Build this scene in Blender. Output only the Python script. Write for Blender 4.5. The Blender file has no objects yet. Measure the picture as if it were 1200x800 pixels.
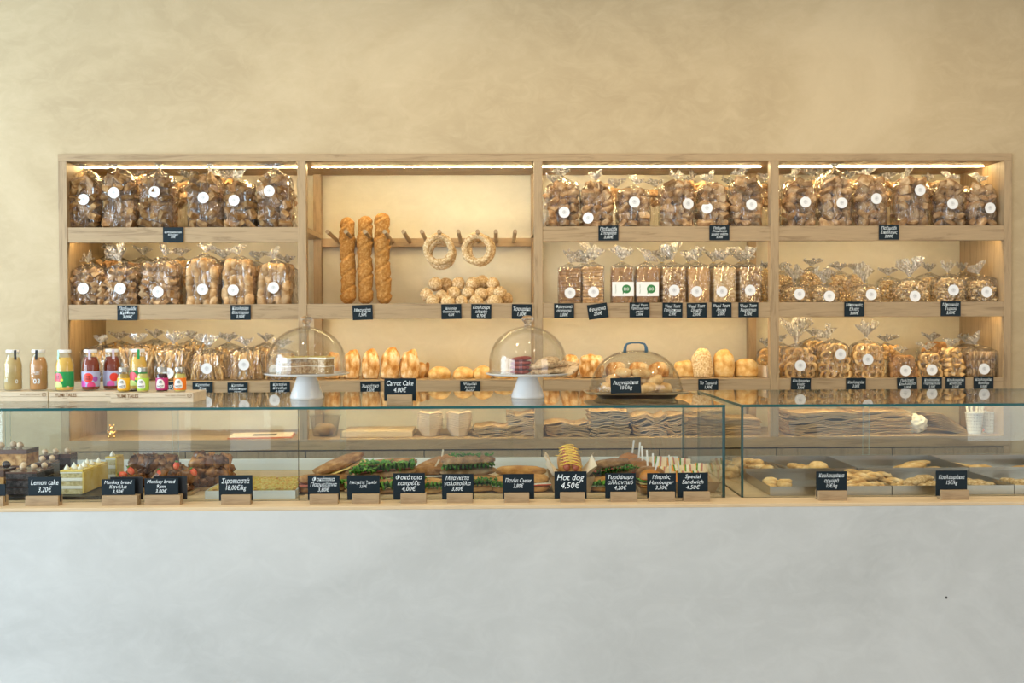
import bpy, bmesh, math, random
from mathutils import Vector, Matrix, noise
random.seed(7)
PI = math.pi
scn = bpy.context.scene
COL = scn.collection

# ------------------------------------------------------------------ camera
YAW, PITCH, ROLL = 0.0170763, 0.0173171, 0.0037937
FPX = 1207.0
CAMZ = 1.5
def rz(a): return Matrix(((math.cos(a), -math.sin(a), 0), (math.sin(a), math.cos(a), 0), (0, 0, 1)))
def rx(a): return Matrix(((1, 0, 0), (0, math.cos(a), -math.sin(a)), (0, math.sin(a), math.cos(a))))
def ry(a): return Matrix(((math.cos(a), 0, -math.sin(a)), (0, 1, 0), (math.sin(a), 0, math.cos(a))))
W2C = ry(ROLL) @ rx(PITCH) @ rz(YAW)             # rows: right, forward, up
cam_d = bpy.data.cameras.new('camera'); cam = bpy.data.objects.new('camera', cam_d); COL.objects.link(cam)
cam_d.sensor_width = 36.0; cam_d.lens = FPX / 1200.0 * 36.0; cam_d.clip_start = 0.05; cam_d.clip_end = 100
_r, _f, _u = W2C[0], W2C[1], W2C[2]
cam.matrix_world = Matrix(((_r.x, _u.x, -_f.x, 0), (_r.y, _u.y, -_f.y, 0), (_r.z, _u.z, -_f.z, CAMZ), (0, 0, 0, 1)))
scn.camera = cam
def at(px, py, Y):
    "world point on the vertical plane y=Y seen at photo pixel (px,py)"
    d = W2C.transposed() @ Vector(((px - 600) / FPX, 1.0, -(py - 400) / FPX))
    t = Y / d.y
    return Vector((d.x * t, Y, CAMZ + d.z * t))
def ppm(Y): return FPX / Y

# ------------------------------------------------------------------ world, lights, exposure
wd = bpy.data.worlds.new('room_light'); scn.world = wd; wd.use_nodes = True
bg = wd.node_tree.nodes['Background']; bg.inputs[0].default_value = (0.86, 0.93, 1.0, 1); bg.inputs[1].default_value = 0.80
scn.view_settings.view_transform = 'Standard'; scn.view_settings.look = 'None'
scn.view_settings.gamma = 1.0; scn.view_settings.use_curve_mapping = False
scn.view_settings.exposure = 0.0
scn.cycles.transparent_max_bounces = 32
scn.cycles.max_bounces = 10
def area(name, loc, target, sx, sy, power, col):
    L = bpy.data.lights.new(name, 'AREA'); L.shape = 'RECTANGLE'; L.size = sx; L.size_y = sy; L.energy = power; L.color = col
    o = bpy.data.objects.new(name, L); COL.objects.link(o); o.location = loc
    o.rotation_euler = (Vector(target) - Vector(loc)).to_track_quat('-Z', 'Y').to_euler()
    return o
# tall shop windows to the left and behind the camera, plus one added fill
for i in range(3):
    area('window_and_fill_light', (-5.7, -1.9 + i * 1.7, 1.5), (-0.6 - i * 0.3, 3.9, 1.1), 1.3, 2.9, 88, (0.72, 0.87, 1.0))
area('window_and_fill_light', (-5.0, 3.1, 1.5), (-2.3, 4.86, 1.5), 1.6, 2.9, 150, (0.60, 0.82, 1.0))  # added fill light, grazes the left end of the back wall to cool it
area('window_and_fill_light', (-3.3, -3.2, 1.6), (-1.0, 4.0, 1.0), 0.5, 2.8, 7, (0.72, 0.87, 1.0))
area('window_and_fill_light', (-2.5, -3.4, 1.6), (-1.0, 4.0, 1.0), 0.4, 2.8, 6, (0.72, 0.87, 1.0))
area('window_and_fill_light', (5.6, -0.8, 1.5), (0.9, 4.0, 0.8), 2.4, 2.9, 66, (0.95, 0.97, 1.0))
# warm ceiling spots of the shop
for (x, y) in ((-1.6, 1.9), (-0.3, 1.7), (1.0, 1.9), (2.4, 1.8), (-0.9, 3.2), (0.2, 3.15), (1.3, 3.2), (2.5, 3.2)):
    L = bpy.data.lights.new('ceiling_spot', 'SPOT'); L.energy = 34; L.color = (1.0, 0.80, 0.52); L.shadow_soft_size = 0.05
    L.spot_size = math.radians(135); L.spot_blend = 0.8
    o = bpy.data.objects.new('ceiling_spot', L); COL.objects.link(o); o.location = (x, y, 3.35)
    o.rotation_euler = (math.radians(28), 0, 0)

# ------------------------------------------------------------------ helpers: materials
def nodes_of(name):
    m = bpy.data.materials.new(name); m.use_nodes = True
    nt = m.node_tree; b = nt.nodes['Principled BSDF']
    return m, nt, b
def ramp(nt, fac, stops):
    r = nt.nodes.new('ShaderNodeValToRGB'); nt.links.new(fac, r.inputs[0])
    els = r.color_ramp.elements
    els[0].position, els[0].color = stops[0][0], (*stops[0][1], 1)
    els[1].position, els[1].color = stops[-1][0], (*stops[-1][1], 1)
    for p, c in stops[1:-1]:
        e = els.new(p); e.color = (*c, 1)
    return r.outputs[0]
def coords(nt, kind='Object', scale=(1, 1, 1)):
    t = nt.nodes.new('ShaderNodeTexCoord'); mp = nt.nodes.new('ShaderNodeMapping')
    nt.links.new(t.outputs[kind], mp.inputs[0]); mp.inputs['Scale'].default_value = scale
    return mp.outputs[0]
def noise_tex(nt, vec, scale, detail=4, rough=0.55, dist=0.0):
    n = nt.nodes.new('ShaderNodeTexNoise'); nt.links.new(vec, n.inputs['Vector'])
    n.inputs['Scale'].default_value = scale; n.inputs['Detail'].default_value = detail
    n.inputs['Roughness'].default_value = rough; n.inputs['Distortion'].default_value = dist
    return n.outputs['Fac']
def bump(nt, b, h, strength, dist=0.002):
    n = nt.nodes.new('ShaderNodeBump'); nt.links.new(h, n.inputs['Height'])
    n.inputs['Strength'].default_value = strength; n.inputs['Distance'].default_value = dist
    nt.links.new(n.outputs[0], b.inputs['Normal'])
    return n
def mix(nt, fac, a, c, mode='MIX'):
    n = nt.nodes.new('ShaderNodeMix'); n.data_type = 'RGBA'; n.blend_type = mode
    if isinstance(fac, (int, float)): n.inputs[0].default_value = fac
    else: nt.links.new(fac, n.inputs[0])
    for i, v in ((6, a), (7, c)):
        if isinstance(v, tuple): n.inputs[i].default_value = (*v, 1)
        else: nt.links.new(v, n.inputs[i])
    return n.outputs[2]
def plain(name, col, rough=0.5, metal=0.0, spec=0.5, coat=0.0):
    m, nt, b = nodes_of(name)
    b.inputs['Base Color'].default_value = (*col, 1); b.inputs['Roughness'].default_value = rough
    b.inputs['Metallic'].default_value = metal; b.inputs['Specular IOR Level'].default_value = spec
    b.inputs['Coat Weight'].default_value = coat
    n = noise_tex(nt, coords(nt), 60, 3); bump(nt, b, n, 0.08)
    return m
def mottled(name, stops, scale=30, rough=0.7, bstr=0.4, bdist=0.002, detail=5, sc=(1, 1, 1), rnd=0.0, spec=0.3, lo=0.32, hi=0.68):
    m, nt, b = nodes_of(name)
    v = coords(nt, 'Object', sc)
    if rnd:
        oi = nt.nodes.new('ShaderNodeObjectInfo'); ad = nt.nodes.new('ShaderNodeVectorMath'); ad.operation = 'ADD'
        sm = nt.nodes.new('ShaderNodeMath'); sm.operation = 'MULTIPLY'; sm.inputs[1].default_value = 7.0
        nt.links.new(oi.outputs['Random'], sm.inputs[0]); nt.links.new(v, ad.inputs[0]); nt.links.new(sm.outputs[0], ad.inputs[1]); v = ad.outputs[0]
    n = noise_tex(nt, v, scale, detail)
    k = len(stops)
    c = ramp(nt, n, [(lo + (hi - lo) * i / (k - 1), s) for i, s in enumerate(stops)])
    if rnd:
        h = nt.nodes.new('ShaderNodeHueSaturation'); nt.links.new(c, h.inputs['Color'])
        mr = nt.nodes.new('ShaderNodeMapRange'); nt.links.new(oi.outputs['Random'], mr.inputs[0])
        mr.inputs[3].default_value = 1 - rnd; mr.inputs[4].default_value = 1 + rnd; nt.links.new(mr.outputs[0], h.inputs['Value'])
        c = h.outputs[0]
    nt.links.new(c, b.inputs['Base Color'])
    b.inputs['Roughness'].default_value = rough; b.inputs['Specular IOR Level'].default_value = spec
    n2 = noise_tex(nt, v, scale * 3, 4); bump(nt, b, n2, bstr, bdist)
    return m
def wood(name, c1, c2, axis='X', rough=0.5):
    m, nt, b = nodes_of(name)
    s = {'X': (1.2, 14, 14), 'Z': (14, 14, 1.2), 'Y': (14, 1.2, 14)}[axis]
    v = coords(nt, 'Object', s)
    n1 = noise_tex(nt, v, 2.6, 7, 0.62, 1.2)
    s2 = tuple(x * 6 for x in s)
    n2 = noise_tex(nt, coords(nt, 'Object', s2), 2.0, 3)
    c = ramp(nt, n1, [(0.36, c2), (0.47, c1), (0.66, tuple(min(1, x * 1.12) for x in c1))])
    c = mix(nt, n2, c, tuple(x * 0.8 for x in c1), 'MIX')
    nt.nodes[-1].name
    nt.links.new(c, b.inputs['Base Color']); b.inputs['Roughness'].default_value = rough
    b.inputs['Specular IOR Level'].default_value = 0.35
    bump(nt, b, n2, 0.12, 0.001)
    return m
def fres(nt, ior=1.5, bumpn=None):
    g = nt.nodes.new('ShaderNodeNewGeometry'); mr = nt.nodes.new('ShaderNodeMapRange')
    nt.links.new(g.outputs['Backfacing'], mr.inputs[0]); mr.inputs[3].default_value = ior; mr.inputs[4].default_value = 1 / ior
    f = nt.nodes.new('ShaderNodeFresnel'); nt.links.new(mr.outputs[0], f.inputs['IOR'])
    if bumpn is not None: nt.links.new(bumpn, f.inputs['Normal'])
    return f.outputs[0]
def glass(name, tint=(0.97, 0.99, 0.98), ior=1.5, rough=0.0):
    m, nt, b = nodes_of(name); nt.nodes.remove(b); out = nt.nodes['Material Output']
    t = nt.nodes.new('ShaderNodeBsdfTransparent'); t.inputs[0].default_value = (*tint, 1)
    g = nt.nodes.new('ShaderNodeBsdfGlossy'); g.inputs['Roughness'].default_value = rough
    mx = nt.nodes.new('ShaderNodeMixShader'); nt.links.new(fres(nt, ior), mx.inputs[0])
    nt.links.new(t.outputs[0], mx.inputs[1]); nt.links.new(g.outputs[0], mx.inputs[2]); nt.links.new(mx.outputs[0], out.inputs[0])
    return m
def film(name, haze, bstr, bscale, sc=(1, 1, 0.5), gain=1.3):
    m, nt, b = nodes_of(name); nt.nodes.remove(b); out = nt.nodes['Material Output']
    v = coords(nt, 'Generated', sc)
    h = noise_tex(nt, v, bscale, 2, 0.5, 1.5)
    bn = nt.nodes.new('ShaderNodeBump'); nt.links.new(h, bn.inputs['Height']); bn.inputs['Strength'].default_value = bstr; bn.inputs['Distance'].default_value = 0.05
    t = nt.nodes.new('ShaderNodeBsdfTransparent'); t.inputs[0].default_value = (0.985, 0.985, 0.98, 1)
    g = nt.nodes.new('ShaderNodeBsdfGlossy'); g.inputs['Roughness'].default_value = 0.09; nt.links.new(bn.outputs[0], g.inputs['Normal'])
    d = nt.nodes.new('ShaderNodeBsdfDiffuse'); d.inputs[0].default_value = (0.95, 0.95, 0.95, 1); nt.links.new(bn.outputs[0], d.inputs['Normal'])
    tl = nt.nodes.new('ShaderNodeBsdfTranslucent'); tl.inputs[0].default_value = (0.95, 0.95, 0.95, 1)
    dm = nt.nodes.new('ShaderNodeMixShader'); dm.inputs[0].default_value = 0.5; nt.links.new(d.outputs[0], dm.inputs[1]); nt.links.new(tl.outputs[0], dm.inputs[2])
    m1 = nt.nodes.new('ShaderNodeMixShader')
    hz = nt.nodes.new('ShaderNodeMapRange'); nt.links.new(noise_tex(nt, v, bscale * 0.8, 3, 0.6, 2.0), hz.inputs[0])
    hz.inputs[1].default_value = 0.42; hz.inputs[2].default_value = 0.7; hz.inputs[3].default_value = haze * 0.3; hz.inputs[4].default_value = haze * 2.2
    nt.links.new(hz.outputs[0], m1.inputs[0])
    nt.links.new(t.outputs[0], m1.inputs[1]); nt.links.new(dm.outputs[0], m1.inputs[2])
    f = fres(nt, 1.5, bn.outputs[0]); mu = nt.nodes.new('ShaderNodeMath'); mu.operation = 'MULTIPLY'; mu.inputs[1].default_value = gain; mu.use_clamp = True
    nt.links.new(f, mu.inputs[0])
    m2 = nt.nodes.new('ShaderNodeMixShader'); nt.links.new(mu.outputs[0], m2.inputs[0])
    nt.links.new(m1.outputs[0], m2.inputs[1]); nt.links.new(g.outputs[0], m2.inputs[2]); nt.links.new(m2.outputs[0], out.inputs[0])
    return m
def emit(name, col, strength):
    m, nt, b = nodes_of(name); b.inputs['Base Color'].default_value = (0, 0, 0, 1)
    b.inputs['Emission Color'].default_value = (*col, 1); b.inputs['Emission Strength'].default_value = strength
    return m
def plaster(name, a, b_, c):
    m, nt, b = nodes_of(name); v = coords(nt, 'Object', (1, 1, 1.6))
    n = noise_tex(nt, v, 1.1, 9, 0.62, 0.6); n2 = noise_tex(nt, v, 7, 8, 0.7, 1.4)
    col = ramp(nt, n, [(0.3, a), (0.5, b_), (0.7, c)])
    col = mix(nt, ramp(nt, n2, [(0.45, (0, 0, 0)), (0.75, (0.35, 0.35, 0.35))]), col, tuple(x * 1.1 for x in c))
    nt.links.new(col, b.inputs['Base Color']); b.inputs['Roughness'].default_value = 0.6; b.inputs['Specular IOR Level'].default_value = 0.25
    bump(nt, b, n2, 0.15, 0.004)
    return m

M = {}
M['wall'] = plaster('beige_plaster', (0.40, 0.305, 0.18), (0.475, 0.37, 0.225), (0.55, 0.44, 0.28))
M['niche'] = plaster('cream_plaster', (0.60, 0.54, 0.405), (0.66, 0.60, 0.455), (0.72, 0.66, 0.515))
M['counter'] = plaster('grey_plaster', (0.46, 0.465, 0.45), (0.53, 0.535, 0.52), (0.60, 0.605, 0.59))
M['floor'] = plaster('floor_screed', (0.35, 0.33, 0.3), (0.4, 0.38, 0.34), (0.45, 0.42, 0.38))
M['ceil'] = plaster('ceiling_paint', (0.7, 0.66, 0.58), (0.72, 0.68, 0.6), (0.75, 0.7, 0.62))
OAK, OAKD = (0.42, 0.295, 0.165), (0.22, 0.14, 0.07)
M['oakx'] = wood('oak_along', OAK, OAKD, 'X'); M['oakz'] = wood('oak_upright', OAK, OAKD, 'Z'); M['oaky'] = wood('oak_deep', OAK, OAKD, 'Y')
M['drawer'] = wood('oak_drawer', (0.33, 0.25, 0.155), (0.20, 0.14, 0.08), 'Z')
M['top'] = wood('pale_worktop', (0.70, 0.53, 0.33), (0.6, 0.44, 0.26), 'X')
M['crate'] = wood('pale_pine', (0.72, 0.60, 0.44), (0.55, 0.42, 0.28), 'X', 0.6)
M['stick'] = wood('birch_stick', (0.85, 0.78, 0.62), (0.75, 0.66, 0.5), 'Z', 0.6)
M['led'] = emit('led_strip', (1.0, 0.775, 0.39), 85.0)
M['led2'] = emit('led_strip_hidden', (1.0, 0.77, 0.38), 42.0)
M['glass'] = glass('clear_glass')
M['dome'] = glass('dome_glass', (0.97, 0.97, 0.96), 1.5)
M['plastic'] = glass('clear_plastic', (0.95, 0.95, 0.94), 1.45)
M['edge'] = plain('glass_edge', (0.004, 0.075, 0.075), 0.15)
M['edge2'] = plain('pale_glass_edge', (0.45, 0.62, 0.60), 0.2)
M['film'] = film('cellophane', 0.045, 1.0, 4.0, (1, 1, 0.45), 1.7)
M['tuft'] = film('cellophane_gather', 0.66, 1.0, 7.0, (1, 1, 0.3), 2.4)
M['tie'] = plain('gold_tie', (0.75, 0.55, 0.2), 0.3, 0.8)
M['slate'] = plain('slate', (0.006, 0.014, 0.020), 0.5, 0, 0.22)
M['chalk'] = plain('chalk', (0.80, 0.86, 0.88), 0.9)
M['white'] = plain('white_ceramic', (0.80, 0.80, 0.80), 0.15, 0, 0.5, 0.5)
M['offw'] = plain('white_laminate', (0.70, 0.76, 0.77), 0.35)
M['steel'] = plain('brushed_steel', (0.50, 0.47, 0.42), 0.30, 1.0)
M['black'] = plain('black_plastic', (0.012, 0.013, 0.015), 0.3)
M['blueg'] = plain('blue_grey_handle', (0.05, 0.13, 0.20), 0.35)
M['burnt'] = plain('branded_ink', (0.22, 0.11, 0.04), 0.8)
M['green'] = plain('print_green', (0.03, 0.2, 0.05), 0.5)
# foods
def bread(name, stops, **k): return mottled(name, stops, **k)
M['rusk_dark'] = bread('dark_rusk', [(0.11, 0.05, 0.015), (0.24, 0.125, 0.042), (0.40, 0.25, 0.105)], scale=38, rnd=0.35, bstr=0.7)
M['rusk_tan'] = bread('tan_rusk', [(0.26, 0.13, 0.045), (0.42, 0.25, 0.11), (0.58, 0.40, 0.22)], scale=34, rnd=0.28, bstr=0.6)
M['rusk_mid'] = bread('mid_rusk', [(0.17, 0.08, 0.03), (0.32, 0.18, 0.08), (0.52, 0.35, 0.19)], scale=34, rnd=0.35, bstr=0.6)
M['rusk_pale'] = bread('pale_rusk', [(0.30, 0.16, 0.06), (0.46, 0.29, 0.14), (0.64, 0.47, 0.28)], scale=34, rnd=0.3, bstr=0.6)
M['cookie'] = bread('golden_cookie', [(0.48, 0.25, 0.075), (0.68, 0.42, 0.16), (0.80, 0.58, 0.30)], scale=40, rnd=0.2)
M['cookie_dk'] = bread('brown_cookie', [(0.24, 0.10, 0.03), (0.40, 0.2, 0.07), (0.52, 0.3, 0.13)], scale=40, rnd=0.2)
M['nugget'] = bread('nugget_rusk', [(0.42, 0.24, 0.08), (0.70, 0.49, 0.24), (0.85, 0.72, 0.48)], scale=60, bstr=0.6)
M['stickb'] = bread('breadstick', [(0.45, 0.24, 0.07), (0.66, 0.43, 0.18), (0.80, 0.60, 0.33)], scale=50)
M['toast'] = bread('toast_slice', [(0.40, 0.2, 0.07), (0.58, 0.34, 0.14), (0.7, 0.46, 0.22)], scale=50, rnd=0.12)
M['toast_dk'] = bread('brown_toast', [(0.26, 0.12, 0.04), (0.38, 0.2, 0.08), (0.5, 0.3, 0.14)], scale=60, rnd=0.12)
M['seeded'] = bread('seeded_crust', [(0.22, 0.11, 0.04), (0.45, 0.26, 0.1), (0.85, 0.68, 0.45)], scale=85, lo=0.4, hi=0.62, bstr=0.9)
M['sesame'] = bread('sesame_crust', [(0.48, 0.29, 0.12), (0.66, 0.46, 0.23), (0.80, 0.64, 0.40)], scale=110, lo=0.38, hi=0.64, bstr=1.0)
M['baguette'] = bread('baguette_crust', [(0.30, 0.13, 0.025), (0.44, 0.22, 0.055), (0.60, 0.38, 0.15)], scale=90, lo=0.30, hi=0.74, bstr=0.7)
M['loaf'] = bread('floured_loaf', [(0.34, 0.13, 0.02), (0.52, 0.26, 0.07), (0.66, 0.44, 0.21), (0.74, 0.62, 0.44)], scale=34, lo=0.34, hi=0.66, bstr=1.0, bdist=.004, sc=(1, 1, .6))
M['roll'] = bread('yellow_roll', [(0.46, 0.22, 0.05), (0.62, 0.38, 0.13), (0.72, 0.54, 0.28)], scale=30, bstr=0.7)
M['crumb'] = bread('bread_crumb', [(0.55, 0.4, 0.2), (0.75, 0.6, 0.36), (0.85, 0.75, 0.52)], scale=70, bstr=0.8)
M['ciab'] = bread('brown_ciabatta', [(0.20, 0.085, 0.025), (0.36, 0.175, 0.06), (0.56, 0.33, 0.15)], scale=26, bstr=0.9)
M['rye'] = bread('rye_crust', [(0.15, 0.075, 0.03), (0.30, 0.165, 0.07), (0.48, 0.32, 0.17)], scale=24, bstr=0.6)
M['bun'] = plain('glazed_bun', (0.55, 0.22, 0.05), 0.25); M['bun_dk'] = plain('brown_bun', (0.30, 0.14, 0.05), 0.3)
M['panini'] = bread('panini_crust', [(0.36, 0.16, 0.04), (0.55, 0.29, 0.09), (0.68, 0.42, 0.17)], scale=20, bstr=0.5)
M['lettuce'] = bread('lettuce', [(0.04, 0.16, 0.015), (0.12, 0.34, 0.04), (0.34, 0.55, 0.12)], scale=40)
M['herb'] = bread('rocket_leaf', [(0.02, 0.09, 0.012), (0.06, 0.2, 0.03), (0.16, 0.32, 0.06)], scale=40)
M['ham'] = plain('ham', (0.55, 0.17, 0.13), 0.4); M['cheese'] = plain('cheese', (0.82, 0.62, 0.22), 0.4)
M['egg'] = plain('egg_white', (0.85, 0.80, 0.66), 0.4); M['tomato'] = plain('tomato', (0.7, 0.09, 0.03), 0.25)
M['orange'] = plain('carrot', (0.85, 0.30, 0.04), 0.4); M['patty'] = plain('patty', (0.09, 0.04, 0.025), 0.6)
M['mustard'] = plain('mustard', (0.85, 0.56, 0.07), 0.35); M['sausage'] = plain('sausage', (0.42, 0.11, 0.06), 0.25)
M['kraft'] = bread('kraft_paper', [(0.40, 0.26, 0.13), (0.48, 0.33, 0.175), (0.56, 0.40, 0.23)], scale=12, bstr=0.1, rnd=0.12)
M['kraftw'] = plain('kraft_white_paper', (0.80, 0.66, 0.48), 0.7); M['wpaper'] = plain('white_paper', (0.84, 0.82, 0.78), 0.7)
M['choc'] = plain('chocolate_glaze', (0.035, 0.016, 0.012), 0.2, 0, 0.5, 0.3); M['chocs'] = mottled('chocolate_sponge', [(0.006, 0.005, 0.006), (0.022, 0.016, 0.016), (0.09, 0.07, 0.07)], scale=90, bstr=1.0)
M['chocb'] = plain('chocolate_brown', (0.10, 0.04, 0.025), 0.25, 0, 0.5, 0.3)
M['caramel'] = mottled('caramel_sponge', [(0.2, 0.08, 0.02), (0.5, 0.25, 0.08), (0.7, 0.45, 0.2)], scale=50)
M['cream'] = plain('whipped_cream', (0.85, 0.82, 0.72), 0.5); M['beige'] = plain('praline_cream', (0.72, 0.52, 0.34), 0.5)
M['sponge'] = mottled('lemon_sponge', [(0.42, 0.33, 0.15), (0.62, 0.52, 0.27), (0.72, 0.63, 0.38)], scale=90, bstr=0.9)
M['lemon'] = mottled('lemon_icing', [(0.72, 0.48, 0.08), (0.82, 0.60, 0.14), (0.86, 0.70, 0.28)], scale=16, rough=0.25, bstr=0.3)
M['monkey'] = mottled('glazed_monkey_bread', [(0.05, 0.018, 0.008), (0.16, 0.06, 0.02), (0.42, 0.2, 0.06)], scale=22, rough=0.25, bstr=0.7, spec=0.6, rnd=0.3)
M['straw'] = mottled('strawberry', [(0.75, 0.06, 0.03), (0.82, 0.16, 0.07), (0.85, 0.5, 0.3)], scale=30, rough=0.3, lo=0.4, hi=0.8)
M['crumble'] = mottled('syrup_crumble', [(0.36, 0.16, 0.03), (0.62, 0.36, 0.09), (0.45, 0.45, 0.12), (0.78, 0.6, 0.3)], scale=120, bstr=1.0, lo=0.35, hi=0.65)
M['carrot_cake'] = mottled('carrot_sponge', [(0.2, 0.10, 0.03), (0.42, 0.27, 0.12), (0.66, 0.54, 0.36)], scale=120, bstr=0.9)
M['oat'] = mottled('oat_cookie', [(0.10, 0.05, 0.02), (0.5, 0.32, 0.17), (0.68, 0.5, 0.3)], scale=70, lo=0.3, hi=0.55, bstr=0.7)
M['redc'] = mottled('red_velvet_cookie', [(0.16, 0.02, 0.015), (0.28, 0.05, 0.03), (0.4, 0.12, 0.08)], scale=60, bstr=0.7)
M['pastry'] = bread('pastry', [(0.55, 0.3, 0.1), (0.74, 0.48, 0.2), (0.86, 0.66, 0.38)], scale=26, rnd=0.15)
M['gold'] = plain('gold', (0.95, 0.72, 0.3), 0.15, 1.0)
M['bag_white'] = film('white_carrier', 0.5, 0.8, 4.0)

# ------------------------------------------------------------------ helpers: meshes
class MB:
    def __init__(s): s.v, s.f, s.mi = [], [], []
    def add(s, v, f, mi=0):
        o = len(s.v); s.v += [tuple(x) for x in v]; s.f += [tuple(i + o for i in q) for q in f]; s.mi += [mi] * len(f); return s
    def box(s, x0, x1, y0, y1, z0, z1, mi=0):
        v = [(x, y, z) for z in (z0, z1) for y in (y0, y1) for x in (x0, x1)]
        return s.add(v, [(0, 2, 3, 1), (4, 5, 7, 6), (0, 1, 5, 4), (2, 6, 7, 3), (0, 4, 6, 2), (1, 3, 7, 5)], mi)
    def lathe(s, prof, seg=24, mi=0, sx=1.0, sy=1.0, c=(0, 0, 0)):
        v, f = [], []
        for r, z in prof:
            for k in range(seg):
                a = 2 * PI * k / seg; v.append((c[0] + r * math.cos(a) * sx, c[1] + r * math.sin(a) * sy, c[2] + z))
        for i in range(len(prof) - 1):
            for k in range(seg):
                a, b = i * seg + k, i * seg + (k + 1) % seg
                f.append((a, b, b + seg, a + seg))
        if prof[0][0] > 1e-6: f.append(tuple(range(seg))[::-1])
        if prof[-1][0] > 1e-6: f.append(tuple((len(prof) - 1) * seg + k for k in range(seg)))
        return s.add(v, f, mi)
    def tube(s, pts, rad, seg=6, mi=0, closed=False):
        pts = [Vector(p) for p in pts]; n = len(pts); v, f = [], []
        up = Vector((0.13, 0.21, 0.97))
        for i, p in enumerate(pts):
            t = (pts[(i + 1) % n] - pts[i - 1]) if closed else (pts[min(i + 1, n - 1)] - pts[max(i - 1, 0)])
            t.normalize(); a = t.cross(up)
            if a.length < 0.05: a = t.cross(Vector((1, 0, 0)))
            a.normalize(); b = t.cross(a)
            r = rad[i] if isinstance(rad, (list, tuple)) else rad
            for k in range(seg):
                q = 2 * PI * k / seg; v.append(p + a * (r * math.cos(q)) + b * (r * math.sin(q)))
        m = n if closed else n - 1
        for i in range(m):
            for k in range(seg):
                a0, b0 = i * seg + k, i * seg + (k + 1) % seg; j = ((i + 1) % n) * seg
                f.append((a0, b0, j + (k + 1) % seg, j + k))
        if not closed:
            f.append(tuple(range(seg))[::-1]); f.append(tuple((n - 1) * seg + k for k in range(seg)))
        return s.add(v, f, mi)
    def xform(s, mat, start=0):
        for i in range(start, len(s.v)): s.v[i] = tuple(mat @ Vector(s.v[i]))
        return s
    def mesh(s, name, mats, smooth=True, angle=None):
        me = bpy.data.meshes.new(name); me.from_pydata(s.v, [], s.f)
        for m in (mats if isinstance(mats, (list, tuple)) else [mats]): me.materials.append(m)
        me.polygons.foreach_set('material_index', s.mi)
        me.polygons.foreach_set('use_smooth', [smooth] * len(s.f))
        if smooth and angle:
            me.update()
            me.set_sharp_from_angle(angle=math.radians(angle))
        me.update(); return me
def ico(sub=2):
    bm = bmesh.new(); bmesh.ops.create_icosphere(bm, subdivisions=sub, radius=1.0)
    v = [tuple(x.co) for x in bm.verts]; f = [tuple(x.index for x in q.verts) for q in bm.faces]; bm.free(); return v, f
_ICO = {k: ico(k) for k in (1, 2, 3, 4)}
def blob(mb, c, r, sub=3, amp=0.12, freq=1.6, seed=0, sq=1.0, rot=None, flat=None, mi=0):
    "noisy rounded lump; sq<1 makes it boxier; flat cuts the underside"
    v, f = _ICO[sub]; out = []
    for p in v:
        q = Vector(p)
        if sq != 1.0: q = Vector([math.copysign(abs(a) ** sq, a) for a in q])
        n = noise.noise(Vector(p) * freq + Vector((seed * 3.7, seed * 1.3, seed * 2.1)))
        q = q * (1 + amp * n * 2)
        q = Vector((q.x * r[0], q.y * r[1], q.z * r[2]))
        if flat is not None and q.z < flat * r[2]: q.z = flat * r[2]
        if rot is not None: q = rot @ q
        out.append(q + Vector(c))
    return mb.add(out, f, mi)
def rbox(mb, x0, x1, y0, y1, z0, z1, b=0.003, mi=0):
    "box with chamfered edges"
    bm = bmesh.new(); bmesh.ops.create_cube(bm, size=1.0)
    for v in bm.verts: v.co = Vector((x0 if v.co.x < 0 else x1, y0 if v.co.y < 0 else y1, z0 if v.co.z < 0 else z1))
    bmesh.ops.bevel(bm, geom=list(bm.edges), offset=b, segments=2, affect='EDGES', profile=0.6)
    bm.verts.index_update()
    mb.add([v.co.copy() for v in bm.verts], [tuple(v.index for v in f.verts) for f in bm.faces], mi); bm.free(); return mb

def thing(name, label, cat, loc=(0, 0, 0), rotz=0.0, group=None):
    o = bpy.data.objects.new(name, None); COL.objects.link(o); o.empty_display_size = 0.05
    o.location = loc; o.rotation_euler = (0, 0, rotz); o['label'] = label; o['category'] = cat
    if group: o['group'] = group
    return o
def part(name, me, parent=None, loc=(0, 0, 0), rot=(0, 0, 0), scale=(1, 1, 1), label=None, kind=None):
    o = bpy.data.objects.new(name, me); COL.objects.link(o); o.location = loc; o.rotation_euler = rot; o.scale = scale
    if parent is not None: o.parent = parent
    if label: o['label'] = label
    if kind: o['kind'] = kind
    return o
def solo(name, me, label, cat, loc=(0, 0, 0), rot=(0, 0, 0), scale=(1, 1, 1), group=None):
    o = part(name, me, None, loc, rot, scale); o['label'] = label; o['category'] = cat
    if group: o['group'] = group
    return o
ORD = ['first', 'second', 'third', 'fourth', 'fifth', 'sixth', 'seventh', 'eighth', 'ninth', 'tenth', 'eleventh', 'twelfth', 'thirteenth', 'fourteenth', 'fifteenth', 'sixteenth', 'seventeenth', 'eighteenth', 'nineteenth', 'twentieth']
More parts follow.
